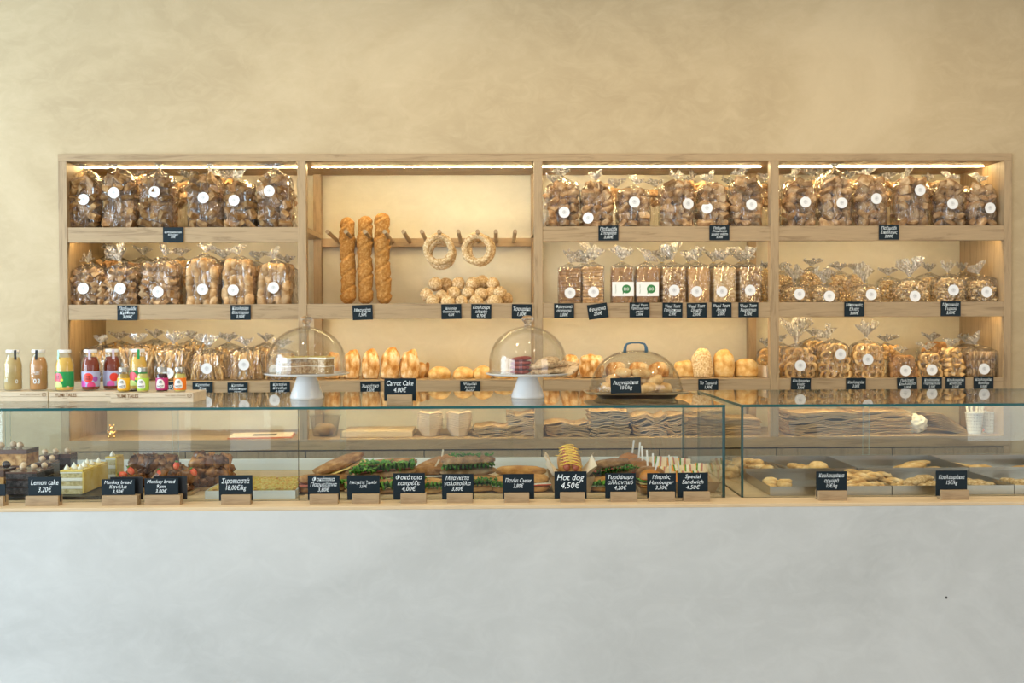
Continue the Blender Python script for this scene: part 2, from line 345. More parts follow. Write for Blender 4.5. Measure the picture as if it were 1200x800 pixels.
def text_mesh(body, mat, wmax, hmax, align='CENTER', shear=0.25, bold=0.0):
    cu = bpy.data.curves.new('lettering', 'FONT'); cu.body = body; cu.align_x = align; cu.align_y = 'CENTER'
    cu.size = 1.0; cu.shear = shear; cu.resolution_u = 2; cu.space_line = 0.95; cu.extrude = 0.0; cu.offset = bold
    ob = bpy.data.objects.new('tmp', cu); COL.objects.link(ob)
    me = bpy.data.meshes.new_from_object(ob, depsgraph=None)
    bpy.data.objects.remove(ob); bpy.data.curves.remove(cu)
    vs = [v.co for v in me.vertices]
    if not vs: return me
    x0, x1 = min(v.x for v in vs), max(v.x for v in vs); y0, y1 = min(v.y for v in vs), max(v.y for v in vs)
    s = min(wmax / (x1 - x0), hmax / (y1 - y0)); cx, cy = (x0 + x1) / 2, (y0 + y1) / 2
    for v in me.vertices:
        x = (v.co.x - cx) * s; z = (v.co.y - cy) * min(s * 1.35, hmax / (y1 - y0)); v.co = Vector((x, 0, z))
    me.materials.clear(); me.materials.append(mat); me.update(); return me

# ================================================================== STRUCTURE
Z = lambda z: z + CAMZ
SF, SB = 4.85, 5.32                     # shelf front, niche back
XL, XR = -2.032, 2.455
ZT, ZTU = Z(0.798), Z(0.764)
ZA, ZB, ZC, ZD = Z(0.457), Z(0.0965), Z(-0.264), Z(-0.541)   # shelf tops
CF, CT = 3.45, Z(-0.610)                # counter front, counter top
GF, GB, GT = 3.57, 4.35, Z(-0.285)      # glass case front, back, top
def struct(name, mb, mat, smooth=False):
    o = part(name, mb.mesh(name, mat, smooth)); o['kind'] = 'structure'; return o
wy = SF + 0.012
b = MB(); b.box(-7, XL, wy, wy + 0.6, 0, 3.6); b.box(XR, 7, wy, wy + 0.6, 0, 3.6); b.box(XL, XR, wy, wy + 0.6, ZT, 3.6)
b.box(XL, XR, SB, SB + 0.14, 0, ZT, 1)
struct('wall_back', b, [M['wall'], M['niche']])
b = MB(); b.box(-7, 7, -4, wy + 0.6, -0.1, 0); struct('floor', b, M['floor'])
b = MB(); b.box(-7, 7, -4, wy + 0.6, 3.6, 3.7); struct('ceiling', b, M['ceil'])
b = MB(); b.box(7, 7.1, -4, wy + 0.6, 0, 3.6); struct('wall_right', b, M['wall'])

# ---- counter
t = thing('counter', 'long pale grey plastered service counter carrying the glass display cases', 'counter', (0, CF, 0))
b = MB(); b.box(-4.2, 4.2, 0.0, 0.95, 0.0, CT - 0.012)
part('counter_body', b.mesh('counter_body', M['counter'], False), t)
b = MB(); rbox(b, -4.2, 4.2, 0.003, 0.95, CT - 0.012, CT, 0.002)
part('worktop', b.mesh('worktop', M['top'], False), t, label='pale wooden worktop')
sp = at(1109, 700, CF); b = MB(); blob(b, (0, 0, 0), (0.004, 0.0015, 0.005), 1)
part('scuff', b.mesh('scuff', M['black']), t, (sp.x, 0.0, sp.z), label='small dark scuff mark')

# ---- shelving unit
t = thing('shelving_unit', 'wide oak wall shelving in four bays lit by warm light strips', 'shelf', (0, SF, 0))
PW = 0.02
posts = [-0.8997, 0.2088, 1.3262]
D = SB - SF
b = MB(); rbox(b, XL, XR, 0, D, ZTU, ZT, 0.0015); part('top_board', b.mesh('top_board', M['oakx'], False), t)
for x0, x1 in ((XL, XL + 0.04), (XR - 0.036, XR)):
    b = MB(); rbox(b, x0, x1, 0.001, D, 0.02, ZTU, 0.0015); part('side_panel', b.mesh('side_panel', M['oakz'], False), t)
for x in posts:
    b = MB(); rbox(b, x - PW, x + PW, 0.001, 0.05, ZD, ZTU, 0.0015); part('upright', b.mesh('upright', M['oakz'], False), t)
    b = MB(); rbox(b, x - PW, x + PW, D - 0.05, D - 0.001, ZD, ZTU, 0.0015); part('rear_upright', b.mesh('rear_upright', M['oakz'], False), t)
xi = [XL + 0.04] + posts + [XR - 0.036]
bays = [(xi[k] + (PW if k else 0), xi[k + 1] - (PW if k < 3 else 0)) for k in range(4)]
for r, (zt, h) in enumerate(((ZA, 0.071), (ZB, 0.0715), (ZC, 0.0585))):
    for k, (x0, x1) in enumerate(bays):
        if r == 0 and k == 1: continue
        b = MB(); rbox(b, x0, x1, 0.004, 0.03, zt - h, zt, 0.0012); part('shelf_front', b.mesh('shelf_front', M['oakx'], False), t)
    segs = [(xi[0], xi[4])] if r else [(xi[0], posts[0] + PW), (posts[1] - PW, xi[4])]
    for s0, s1 in segs:
        b = MB(); b.box(s0, s1, 0.05, D - 0.05, zt - 0.022, zt)
        for k, (x0, x1) in enumerate(bays):
            if x0 >= s0 - 0.001 and x1 <= s1 + 0.001:
                b.box(x0, x1, 0.03, 0.05, zt - 0.022, zt); b.box(x0, x1, D - 0.05, D, zt - 0.022, zt)
        part('shelf_board', b.mesh('shelf_board', M['oakx'], False), t)
# light strips
for k, (x0, x1) in enumerate(bays):
    b = MB(); b.box(x0 + 0.002, x1 - (0.002 if k < 3 else 0.02), 0.168, 0.177, ZTU - 0.0045, ZTU - 0.0005)
    part('light_strip', b.mesh('light_strip', M['led'], False), t)
    for r, zt in enumerate((ZA, ZB, ZC)):
        if r == 0 and k == 1: continue
        b = MB(); b.box(x0 + 0.01, x1 - 0.01, 0.034, 0.046, zt - 0.030, zt - 0.0225)
        part('light_strip', b.mesh('light_strip', M['led2'], False), t)
# base board and drawers
b = MB(); rbox(b, XL, XR, 0.0, D, ZD - 0.050, ZD, 0.0015); part('base_board', b.mesh('base_board', M['oakx'], False), t)
b = MB(); b.box(XL + 0.04, XR - 0.036, 0.02, D, 0.05, ZD - 0.050); part('carcass', b.mesh('carcass', M['black'], False), t)
dx = [at(px, 529, SF).x for px in (76, 217, 358, 497, 635, 773, 910, 1046, 1180)]
for i in range(8):
    for (z0, z1) in ((ZD - 0.27, ZD - 0.0565), (ZD - 0.60, ZD - 0.275)):
        b = MB(); rbox(b, dx[i] + 0.0025, dx[i + 1] - 0.0025, 0.002, 0.02, z0, z1, 0.001); part('drawer', b.mesh('drawer', M['drawer'], False), t)
# peg rail in bay two
rz_ = at(500, 284, SB - 0.03).z
b = MB(); rbox(b, bays[1][0] - 0.02, bays[1][1] + 0.02, D - 0.03, D - 0.003, rz_ - 0.022, rz_ + 0.022, 0.002)
rail = part('peg_rail', b.mesh('peg_rail', M['oakx'], False), t)
pegx = [at(px, 284, SB - 0.03).x for px in (397, 417, 438, 459.5, 480, 500, 519, 540, 561, 581, 602)]
b = MB(); b.tube([(0, 0, 0), (0, -0.36, 0.02)], 0.010, 10)
pegm = b.mesh('peg', M['oaky'], True, 40)
for x in pegx: part('peg', pegm, rail, (x, D - 0.03, rz_ + 0.004))

# ---- glass display cases
def pane(name, parent, x0, x1, y0, y1, z0, z1, axis):
    "axis = thin direction; the four rim faces carry the edge material"
    b = MB(); b.box(x0, x1, y0, y1, z0, z1)
    ax = {'x': (4, 5), 'y': (2, 3), 'z': (0, 1)}[axis]
    b.mi = [0 if i in ax else 1 for i in range(6)]
    return part(name, b.mesh(name, [M['glass'], M['edge']], False), parent)
TH = 0.009
def case(label, x0, x1, joints, closeL, closeR):
    t = thing('display_case', label, 'display case', ((x0 + x1) / 2, GF, CT)); ox = (x0 + x1) / 2; H = GT - CT
    X0, X1 = x0 - ox, x1 - ox
    pane('top_pane', t, X0, X1, 0, GB - GF, H - TH, H, 'z')
    js = [X0] + [j - ox for j in joints] + [X1]
    for a, c in zip(js, js[1:]): pane('front_pane', t, a + 0.0005, c - 0.0005, 0, TH, 0.0, H - TH - 0.0005, 'y')
    if closeL: pane('side_pane', t, X0, X0 + TH, TH + 0.0005, GB - GF, 0, H - TH - 0.0005, 'x')
    if closeR: pane('side_pane', t, X1 - TH, X1, TH + 0.0005, GB - GF, 0, H - TH - 0.0005, 'x')
    return t, ox
g0 = at(850, 530, GF).x; g1 = at(869, 530, GF).x; gj = at(349.5, 530, GF).x
t, ox = case('long glass display case on the counter holding cakes and sandwiches', -3.2, g0, [gj], False, True)
b = MB(); rbox(b, -3.2 - ox, g0 - ox - 0.03, GB - GF - 0.03, GB - GF - 0.015, 0.0, 0.047, 0.002)
part('rear_rail', b.mesh('rear_rail', M['offw'], False), t, label='white rear rail')
def doors(t, ox, pxs, zt=0.047):
    xs = [at(p, 500, GB).x for p in pxs]
    for i, (a, c) in enumerate(zip(xs, xs[1:])):
        b = MB(); yy = GB - GF - 0.012 + 0.006 * (i % 2); b.box(a - ox - 0.012, c - ox + 0.012, yy, yy + 0.005, zt, GT - CT - TH - 0.002)
        b.mi = [1, 1, 0, 0, 1, 1]
        part('sliding_door', b.mesh('sliding_door', [M['glass'], M['edge2']], False), t)
doors(t, ox, (-190, 10, 206, 402, 598, 795))
t, ox = case('second glass display case at the right holding trays of biscuits', g1, 3.2, [], True, False)
doors(t, ox, (842, 1014, 1210, 1400))

# ================================================================== BOARDS WITH WRITING
def board(t, w, h, body, tilt=0.0, yo=0.0, zo=0.0, seed=0, xo=0.0, th=0.003):
    b = MB(); b.box(-w / 2, w / 2, 0, th, -h / 2, h / 2)
    me = b.mesh('board', M['slate'], False)
    bo = part('board', me, t, (xo, yo, zo), (0, tilt, 0))
    if body:
        tm = text_mesh(body, M['chalk'], w * 0.84, h * min(0.80, 0.32 * (body.count('\n') + 1)))
        part('lettering', tm, bo, (0, -0.0006, 0))
    return bo
tags = {
 'top': [(203, 275, 0, 'Κριθαροκούλουρο\nΧαλκιδικής\n3,00€'), (713, 273, 0, 'Παξιμάδι\nΣταφίδα\n3,00€'), (843, 272.5, 0, 'Παξιμάδι\nΓλυκάνισο\nχωρίς αλάτι\n3,00€'), (1041.5, 272, 0, 'Παξιμάδι\nΣικάλεως\n3,00€')],
 'middle': [(149.5, 366.5, 0, 'Παξιμάδι\nΚρίθινο\n3,00€'), (282, 366, 0, 'Κουλούρι\nΒουτύρου\n3,50€'), (425, 366, 2, 'Μπαγκέτα\n1,50€'), (529, 365, 1, 'Κουλούρι\nΘεσσαλονίκης\n0,60€'), (564, 365, -1, 'Κουλούρι\nολικής\n0,70€'), (611.5, 365, -1, 'Τσουρέκι\n1,00€'), (661, 364, 0, 'Φρυγανιά\nσιταριού\n3,00€'), (700.5, 364.5, 8, 'Φρυγανιά\n2,50€'), (749.5, 363, 0, 'Ψωμί Τοστ\nΠροζυμένιο\nμικρό\n3,00€'), (788, 363.3, -1, 'Ψωμί Τοστ\nΠολύσπορο\n2,90€'), (816.5, 363.5, 1, 'Ψωμί Τοστ\nΟλικής\n2,30€'), (845.5, 363, 0, 'Ψωμί Τοστ\nΛευκό\n2,00€'), (877, 363, 0, 'Ψωμί Τοστ\nΧωριάτικο\n2,90€'), (1001, 362, 0, 'Μπουκιές\nΕλιάς\n3,00€'), (1114, 361.5, 0, 'Μπουκιές\nΤυριού\n3,00€')],
 'lower': [(197, 455, 0, 'Κριτσίνι\n4,00€'), (237.5, 455, 0, 'Κριτσίνι\nΣτικ\n4,00€'), (278.5, 455.5, 0, 'Κριτσίνι\nΗλιόσπορο\n3,50€'), (328, 454.5, 0, 'Κριτσίνι\nΚανέλα\n4,00€'), (434, 454.5, 1, 'Χωριάτικο\n1,50€'), (551, 453.7, 0, 'Ψωμάκι\nλευκό\n0,60€'), (830, 451, 0, 'Το Ζυμωτό\n1,90€'), (938.5, 450, -2, 'Κουλουράκι\nελιάς\n3,00€'), (1003, 450, 0, 'Κουλουράκι\n3,00€'), (1063, 449.5, 3, 'Πολίτικα\nΚουλούρια\n3,00€'), (1092, 449, 0, 'Κουλουράκι\nΠορτοκαλιού\n3,50€'), (1119.5, 449, 0, 'Κουλουράκι\nκανέλας\n3,50€'), (1152.5, 448.5, 0, 'Κουλουράκι\nΒανίλια\n3,50€')],
}
for row, lst in tags.items():
    for i, (px, py, tl, body) in enumerate(lst):
        p = at(px, py, SF)
        h = 17.5 if row != 'lower' else 15
        t = thing('price_tag', 'black handwritten price tag, %s from left along the edge of the %s shelf' % (ORD[i], row), 'price tag', (p.x, SF - 0.002, p.z), group='price tags on the shelf edges')
        board(t, 23.5 / ppm(SF), h / ppm(SF), body, -math.radians(tl))
def sign(cx, top, w, h, bx0, bx1, body, what, behind=None, Y=3.515, base=None):
    "slotted oak block with a chalk board standing in it"
    s = ppm(Y); z0 = CT if base is None else base
    xc = at((bx0 + bx1) / 2, 587, Y).x
    t = thing('counter_sign', what, 'sign', (xc, Y, z0), group='chalkboard signs on the counter')
    bw = (bx1 - bx0) / s; bh = 11.5 / s
    b = MB(); rbox(b, -bw / 2, bw / 2, -0.02, -0.005, 0, bh, 0.0012); rbox(b, -bw / 2, bw / 2, 0.001, 0.016, 0, bh, 0.0012); b.box(-bw / 2 + 0.001, bw / 2 - 0.001, -0.0051, 0.0011, 0.0, bh * 0.35)
    part('holder', b.mesh('holder', M['oakx'], False), t, label='slotted wooden block')
    zt = at(cx, top, Y).z - z0; hb = h / s
    hb = max(hb, zt - bh * 0.36)
    bo = MB(); bo.box(-w / s / 2, w / s / 2, -0.0045, -0.0008, zt - hb, zt)
    bd = part('board', bo.mesh('board', M['slate'], False), t, (at(cx, 560, Y).x - xc, 0, 0))
    hh = zt - bh
    part('lettering', text_mesh(body, M['chalk'], w / s * 0.84, hh * min(0.84, 0.36 * (body.count('\n') + 1))), bd, (0, -0.0052, bh + hh * 0.5))
    if behind:
        bo = MB(); bo.box(-w / s / 2, w / s / 2, 0.0, 0.003, zt - hb * 0.98, zt + 0.004)
        part('board', bo.mesh('board', M['black'], False), t, (at(cx + behind, 560, Y).x - xc, 0.018, 0), label='blank black board behind')
S = 'black chalkboard sign in a wooden block on the counter, '
sign(-10, 567, 33, 16, -22, 7, 'Black\n3,50€', S + 'cut off at the left edge')
sign(53, 558.5, 38, 24, 33, 71, 'Lemon cake\n3,20€', S + 'reading Lemon cake')
sign(139, 561, 38, 25, 122, 163, 'Monkey bread\nΚανέλα\n3,50€', S + 'reading Monkey bread, the left one', 7)
sign(189.5, 560, 39, 25, 172, 213, 'Monkey bread\n9,cm\n3,00€', S + 'reading Monkey bread, the right one', 8)
sign(276.5, 556.5, 39, 26, 261, 295, 'Σιροπιαστά\n18,00€/kg', S + 'before the syrup pastry tray')
sign(379.5, 556.5, 37, 27, 364, 397, 'Φοκάτσια\nΠαρμεζάνα\n3,80€', S + 'just right of the glass joint')
sign(426, 556.5, 38, 27, 413.5, 445, 'Μπαγκέτα Ζαμπόν\n3,50€', S + 'before the lettuce baguettes')
sign(479.5, 554, 37, 28, 470, 500, 'Φοκάτσια\nκαπρέζε\n4,00€', S + 'before the focaccia sandwiches')
sign(536.5, 555, 37, 27, 524, 554, 'Μπαγκέτα\nγαλοπούλα\n3,80€', S + 'before the rye rocket baguettes')
sign(607.5, 555, 37, 27, 591, 620, 'Πανίνι Caesar\n3,80€', S + 'before the folded panini')
sign(668.5, 552, 38, 28, 656, 685, 'Hot dog\n4,50€', S + 'reading Hot dog')
sign(727, 554, 36, 25, 715, 746, 'Τυρόψωμο\nαλλαντικό\n4,20€', S + 'before the wholegrain sandwich')
sign(775, 554, 34, 25, 760, 790, 'Μπριός\nHamburger\n3,50€', S + 'before the small burgers')
sign(811.5, 553.5, 36, 25, 800, 831, 'Special\nSandwich\n4,50€', S + 'reading Special Sandwich')
sign(974, 552, 36, 26, 957, 991, 'Κουλουράκια\nαρμυρά\n15€/kg', S + 'left at the biscuit trays')
sign(1114.5, 551, 37, 26, 1100, 1133, 'Κουλουράκια\n15€/kg', S + 'right at the biscuit trays')
sign(469.5, 443, 37, 23, 455, 484, 'Carrot Cake\n4.00€', 'black sign in a wooden block on the glass top, reading Carrot Cake', Y=3.66, base=GT)
# ================================================================== BAGS
def film_body(seed):
    "unit pouch: x,y in -.5...5, z 0..1 (filled part) then shoulder up to the neck at 1.18"
    rnd = random.Random(seed); seg = 32; b = MB()
    prof = [(0.0, 0.90), (0.03, 1.0), (0.2, 1.03), (0.4, 1.03), (0.6, 1.03), (0.8, 1.03), (0.92, 1.0), (1.0, 0.88), (1.06, 0.66), (1.12, 0.36), (1.17, 0.17), (1.20, 0.11)]
    v, f = [], []
    ph = [rnd.uniform(0, 6.28) for _ in range(4)]
    for z, r in prof:
        cr = 0.02 + (0.07 if z > 0.95 else 0)
        for k in range(seg):
            a = 2 * PI * k / seg; ca, sa = math.cos(a), math.sin(a); n = 3.2 if z < 1.05 else 2.2
            q = (abs(ca) ** n + abs(sa) ** n) ** (-1 / n)
            w = 1 + cr * math.sin(9 * a + ph[0] + z * 3) + cr * 0.8 * math.sin(14 * a + ph[1] - z * 5) + 0.05 * noise.noise(Vector((ca * 2, sa * 2, z * 4 + seed)))
            v.append((0.5 * r * q * ca * w, 0.5 * r * q * sa * w, z + (0.02 * math.sin(5 * a + ph[2]) if z > 0.9 and z < 1.15 else 0)))
    for i in range(len(prof) - 1):
        for k in range(seg):
            p, q = i * seg + k, i * seg + (k + 1) % seg; f.append((p, q, q + seg, p + seg))
    f.append(tuple(range(seg))[::-1]); b.add(v, f)
    return b.mesh('bag_film', M['film'])
def film_tuft(seed):
    "unit gathered top: z 0..1, width about 1"
    rnd = random.Random(seed); seg = 40; b = MB(); ph = [rnd.uniform(0, 6.28) for _ in range(5)]; v, f = [], []
    prof = [(-0.1, 0.14, 0), (0.05, 0.13, 0), (0.2, 0.20, .12), (0.4, 0.40, .2), (0.62, 0.66, .3), (0.82, 0.86, .36), (1.0, 1.0, .42)]
    for z, r, cr in prof:
        for k in range(seg):
            a = 2 * PI * k / seg
            w = 1 + cr * math.sin(5 * a + ph[0]) + cr * 0.7 * math.sin(8 * a + ph[1] + z * 2) + cr * .4 * math.sin(13 * a + ph[2]) + .5 * z * noise.noise(Vector((math.cos(a) * 2, math.sin(a) * 2, z * 3 + seed)))
            zz = z * (1 + (0.22 * math.sin(3 * a + ph[3]) + 0.14 * math.sin(7 * a + ph[4])) * z)
            v.append((0.5 * r * w * math.cos(a) + 0.1 * z * math.sin(ph[0]), 0.3 * r * w * math.sin(a), zz))
    for i in range(len(prof) - 1):
        for k in range(seg):
            p, q = i * seg + k, i * seg + (k + 1) % seg; f.append((p, q, q + seg, p + seg))
    b.add(v, f); return b.mesh('gathered_top', M['tuft'])
BODY = [film_body(i) for i in range(5)]; TUFT = [film_tuft(i + 20) for i in range(6)]
b = MB(); b.tube([(0.006 * math.cos(a), 0.006 * math.sin(a), 0) for a in [k * PI / 4 for k in range(8)]], 0.0022, 5, closed=True)
TIE = b.mesh('tie', M['tie'])
# sticker with faint printed rings
def sticker_mat():
    m, nt, b_ = nodes_of('round_sticker'); v = coords(nt, 'Object')
    sx = nt.nodes.new('ShaderNodeVectorMath'); sx.operation = 'LENGTH'; nt.links.new(v, sx.inputs[0])
    c = ramp(nt, sx.outputs['Value'], [(0.0, (.25, .25, .26)), (0.006, (.66, .66, .66)), (0.0085, (.42, .42, .43)), (0.010, (.80, .80, .80)), (0.0155, (.80, .80, .80)), (0.0175, (.5, .5, .52)), (0.0195, (.80, .80, .80)), (1, (.80, .80, .80))])
    n = noise_tex(nt, v, 420, 1); c = mix(nt, ramp(nt, n, [(0.42, (1, 1, 1)), (0.5, (0, 0, 0))]), c, (.8, .8, .8))
    nt.links.new(c, b_.inputs['Base Color']); b_.inputs['Roughness'].default_value = 0.35; return m
M['sticker'] = sticker_mat()
b = MB(); R_ = 0.0262; n = 24
b.add([(R_ * math.cos(2 * PI * k / n), y, R_ * math.sin(2 * PI * k / n)) for y in (-0.0004, 0.0004) for k in range(n)], [tuple(range(n)), tuple(range(n, 2 * n))[::-1]] + [(k, k + n, (k + 1) % n + n, (k + 1) % n) for k in range(n)])
STICK = b.mesh('sticker', M['sticker'], False)
# pieces of bread for the bags
def chunk(seed, r, sq=0.55, amp=0.14, mat='rusk_dark', name='rusk', freq=1.4, face=None):
    b = MB(); bm = bmesh.new(); bmesh.ops.create_cube(bm, size=2.0); bmesh.ops.subdivide_edges(bm, edges=list(bm.edges), cuts=2, use_grid_fill=True); bm.verts.index_update()
    out = []
    for p in bm.verts:
        q = p.co.copy(); L = q.length; q = q.lerp(q.normalized() * 1.15, sq)
        nn = noise.noise(p.co * freq * 0.6 + Vector((seed * 3.1, seed * 1.7, seed)))
        q = q * (1 + amp * 2 * nn); out.append((q.x * r[0], q.y * r[1], q.z * r[2]))
    b.add(out, [tuple(v.index for v in f.verts) for f in bm.faces])
    if face: b.mi = [1 if abs(f.normal.y) > .7 else 0 for f in bm.faces]
    bm.free()
    return b.mesh(name, [M[mat], M[face]] if face else M[mat], True, 42 if face else None)
def ringm(R1, r, mat, name='ring_biscuit', seed=0, seg=14):
    b = MB(); pts = []
    for k in range(seg):
        a = 2 * PI * k / seg; rr = R1 * (1 + 0.08 * math.sin(2 * a + seed)); pts.append((rr * math.cos(a), rr * math.sin(a), 0.002 * math.sin(3 * a + seed)))
    b.tube(pts, r, 7, closed=True); return b.mesh(name, M[mat])
def discm(R1, h, mat, name='biscuit', seg=12):
    b = MB(); b.lathe([(0, -h / 2), (R1 * .8, -h / 2), (R1, -h * .2), (R1, h * .2), (R1 * .8, h / 2), (0, h / 2)], seg); return b.mesh(name, M[mat])
K = {
 'dark': ([chunk(i, (0.031, 0.014, 0.024), .3, .16, mat='rusk_dark', face='rusk_mid') for i in range(6)], 0.048, 'rusk'),
 'mid': ([chunk(i + 9, (0.029, 0.013, 0.022), .45, .15, mat='rusk_mid', face='rusk_pale') for i in range(6)], 0.045, 'rusk'),
 'small': ([chunk(i + 20, (0.025, 0.011, 0.016), .3, .14, mat='rusk_mid', face='rusk_tan') for i in range(6)], 0.036, 'rusk'),
 'round': ([chunk(i + 30, (0.030, 0.012, 0.026), 0.85, 0.10, 'rusk_mid', face='rusk_pale') for i in range(4)] + [chunk(i + 40, (0.028, 0.013, 0.021), .5, .15, mat='rusk_mid', face='rusk_pale') for i in range(3)], 0.047, 'rusk'),
 'oval': ([chunk(i + 50, (0.020, 0.020, 0.032), 0.9, 0.05, 'rusk_tan') for i in range(4)], 0.040, 'rusk'),
 'ring': ([ringm(0.0205, 0.0072, 'cookie', seed=i) for i in range(4)], 0.040, 'ring_biscuit'),
 'cookie_dk': ([discm(0.024, 0.011, 'cookie_dk') for i in range(1)], 0.030, 'biscuit'),
 'twist': ([chunk(i + 60, (0.022, 0.010, 0.012), 0.9, 0.25, 'cookie', 'biscuit', 2.4) for i in range(4)], 0.028, 'biscuit'),
}
def nugget_fill(seed, W, D, H, s=0.0085, mat='nugget'):
    rnd = random.Random(seed); b = MB(); v0, f0 = _ICO[1]
    nx, nz = int(W / (s * 1.9)), int(H / (s * 1.6)); ny = max(2, int(D / (s * 2)))
    for k in range(nz):
        z = s + k * s * 1.6; lim = max(.4, 1 - .62 * min(1, z / H) ** 3.2)
        for i in range(nx):
            for j in range(ny):
                if 0 < j < ny - 1 and 0 < i < nx - 1 and k < nz - 2: continue
                x = ((i + .5) / nx - .5) * W * .93 * lim; y = ((j + .5) / ny - .5) * D * .93 * lim
                c = Vector((x + rnd.uniform(-s, s) * .8, y + rnd.uniform(-s, s) * .6, max(s * .8, z + rnd.uniform(-s, s) * .8)))
                e = s * rnd.uniform(.75, 1.25); m = Matrix.Rotation(rnd.uniform(0, 6), 3, 'Z') @ Matrix.Rotation(rnd.uniform(0, 6), 3, 'X')
                b.add([c + m @ Vector((p[0] * e * 1.25, p[1] * e * .85, p[2] * e * .8)) for p in v0], f0)
    return b.mesh('crackers', M[mat])
def stick_fill(seed, W, D, H, mat='stickb', r=0.0042, n=34, fan=0.35, wob=0.0):
    rnd = random.Random(seed); b = MB()
    for k in range(n):
        x = rnd.uniform(-.46, .46) * W; y = rnd.uniform(-.42, .42) * D; tx = rnd.uniform(-fan, fan) * W * .6
        h = H * rnd.uniform(.85, 1.0); lim = .5
        pts = []
        for q in range(5):
            u = q / 4; X = x * (1 - .25 * u) + tx * (u - .5) + wob * rnd.uniform(-1, 1); X = max(-W * .48, min(W * .48, X))
            pts.append((X, y * (1 - .3 * u) + wob * rnd.uniform(-1, 1) * .5, r + u * h))
        b.tube(pts, r * rnd.uniform(.8, 1.25), 5)
    return b.mesh('breadsticks', M[mat])
bagn = [0]
def bag(kind, cx, w, yf, yt, zb, Y, label, group, st=None, tx=None, D=None, back=False, tw=None):
    bagn[0] += 1; n = bagn[0]; rnd = random.Random(n * 13); s = ppm(Y)
    p = at(cx, yf, Y); W = w / s * 0.97; H = p.z - zb; top = at(tx if tx else cx, yt, Y); T = max(0.03, top.z - (zb + H * 1.18)) * 0.95
    D = D or min(0.125, W * .8)
    t = thing('cellophane_bag', label, 'bag', (p.x, Y, zb), group=group)
    hs = min(1.0, (top.z - zb - 0.035) / (H * 1.2))   # keep the neck below the tuft
    Hb = H * max(0.86, hs)
    part('bag_film', BODY[n % 5], t, (0, 0, 0.0012), (0, 0, rnd.uniform(-.06, .06)), (W, D, Hb))
    nz = Hb * 1.185
    T = max(0.03, (top.z - zb) - nz)
    txw = (top.x - p.x)
    tw_ = (tw / s) if tw else min(W * .72, max(0.072, T * 1.4))
    part('gathered_top', TUFT[rnd.randrange(6)], t, (txw * .3, 0, nz), (0, math.atan2(txw * .7, T), rnd.uniform(-1.1, 1.1)), (tw_, tw_, T * rnd.uniform(.9, 1.05)))
    part('tie', TIE, t, (txw * .3, 0, nz))
    if kind in K:
        ms, sp_, nm = K[kind]; W2, D2, H2 = W * .93, D * .9, H * .97
        nx = max(2, round(W2 / sp_)); nzz = max(2, round(H2 / (sp_ * .82))); ny = 1 if back else 2
        if kind == 'ring': ny = 2
        for k in range(nzz):
            z = (k + .5) / nzz * H2; lim = 1.0 if k < nzz - 2 else (.92 if k == nzz - 2 else .66)
            for i in range(nx):
                for j in range(ny):
                    if back and k < nzz * .45: continue
                    x = ((i + .5) / nx - .5) * (W2 - sp_ * .25) * lim + rnd.uniform(-.13, .13) * sp_
                    y = (-D2 / 2 + sp_ * .36 if j == 0 else D2 * .16) + rnd.uniform(-.1, .1) * sp_
                    if kind == 'oval': rot = (rnd.uniform(-.25, .25), rnd.uniform(-.3, .3), rnd.uniform(0, 6))
                    elif kind == 'ring': rot = (PI / 2 + rnd.uniform(-.5, .5), rnd.uniform(-.6, .6), rnd.uniform(-.5, .5))
                    elif kind == 'cookie_dk': rot = (0.1 + rnd.uniform(-.1, .1), PI / 2 + rnd.uniform(-.2, .2), PI / 2)
                    else: rot = (rnd.uniform(0, 6), rnd.uniform(-.8, .8), rnd.uniform(-1.2, 1.2))
                    e = rnd.uniform(.86, 1.14)
                    part(nm, ms[rnd.randrange(len(ms))], t, (x, y, max(z, sp_ * .3)), rot, (e, e, e))
    elif kind == 'nugget':
        part('crackers', nugget_fill(n, W * .95, D * .92, H * .98), t, kind='stuff', label='heap of small golden crackers')
    elif kind == 'biscuit':
        ms = BISC
        nx = 2; nl = 3
        for k in range(nl):
            for i in range(int(W * .9 / 0.0125)):
                x = -W * .45 + 0.007 + i * 0.0125
                part('biscuit', ms, t, (x, -D * .12 + rnd.uniform(-.003, .003), H * (k + .5) / nl * .95), (0, PI / 2 + rnd.uniform(-.12, .12), 0), (H / nl / .05,) * 3)
    elif kind == 'sticks':
        part('breadsticks', stick_fill(n, W, D, H), t, kind='stuff', label='bundle of thin breadsticks')
    elif kind == 'twists':
        part('breadsticks', stick_fill(n, W, D, H, 'stickb', 0.0062, 24, 0.9, 0.006), t, kind='stuff', label='jumble of twisted breadsticks')
    if st:
        sp2 = at(st[0], st[1], Y - D / 2); x = sp2.x - p.x; u = min(.97, abs(2 * x / (W * 1.03))); yy = -D / 2 * 1.06 * (1 - u ** 3.2) ** (1 / 3.2)
        dydx = 0 if u < .05 else (u ** 2.2) * (1 - u ** 3.2) ** (1 / 3.2 - 1) * D / W * math.copysign(1, x)
        ang = max(-1.0, min(1.0, math.atan(dydx)))
        part('sticker', STICK, t, (x, yy - 0.009, sp2.z - zb), (rnd.uniform(-.08, .02), 0, ang), label='round white sticker')
    return t
BISC = chunk(77, (0.0235, 0.024, 0.0052), 0.6, .05, 'cookie_dk', 'biscuit')
BISC.materials.clear(); BISC.materials.append(M['rusk_pale'])

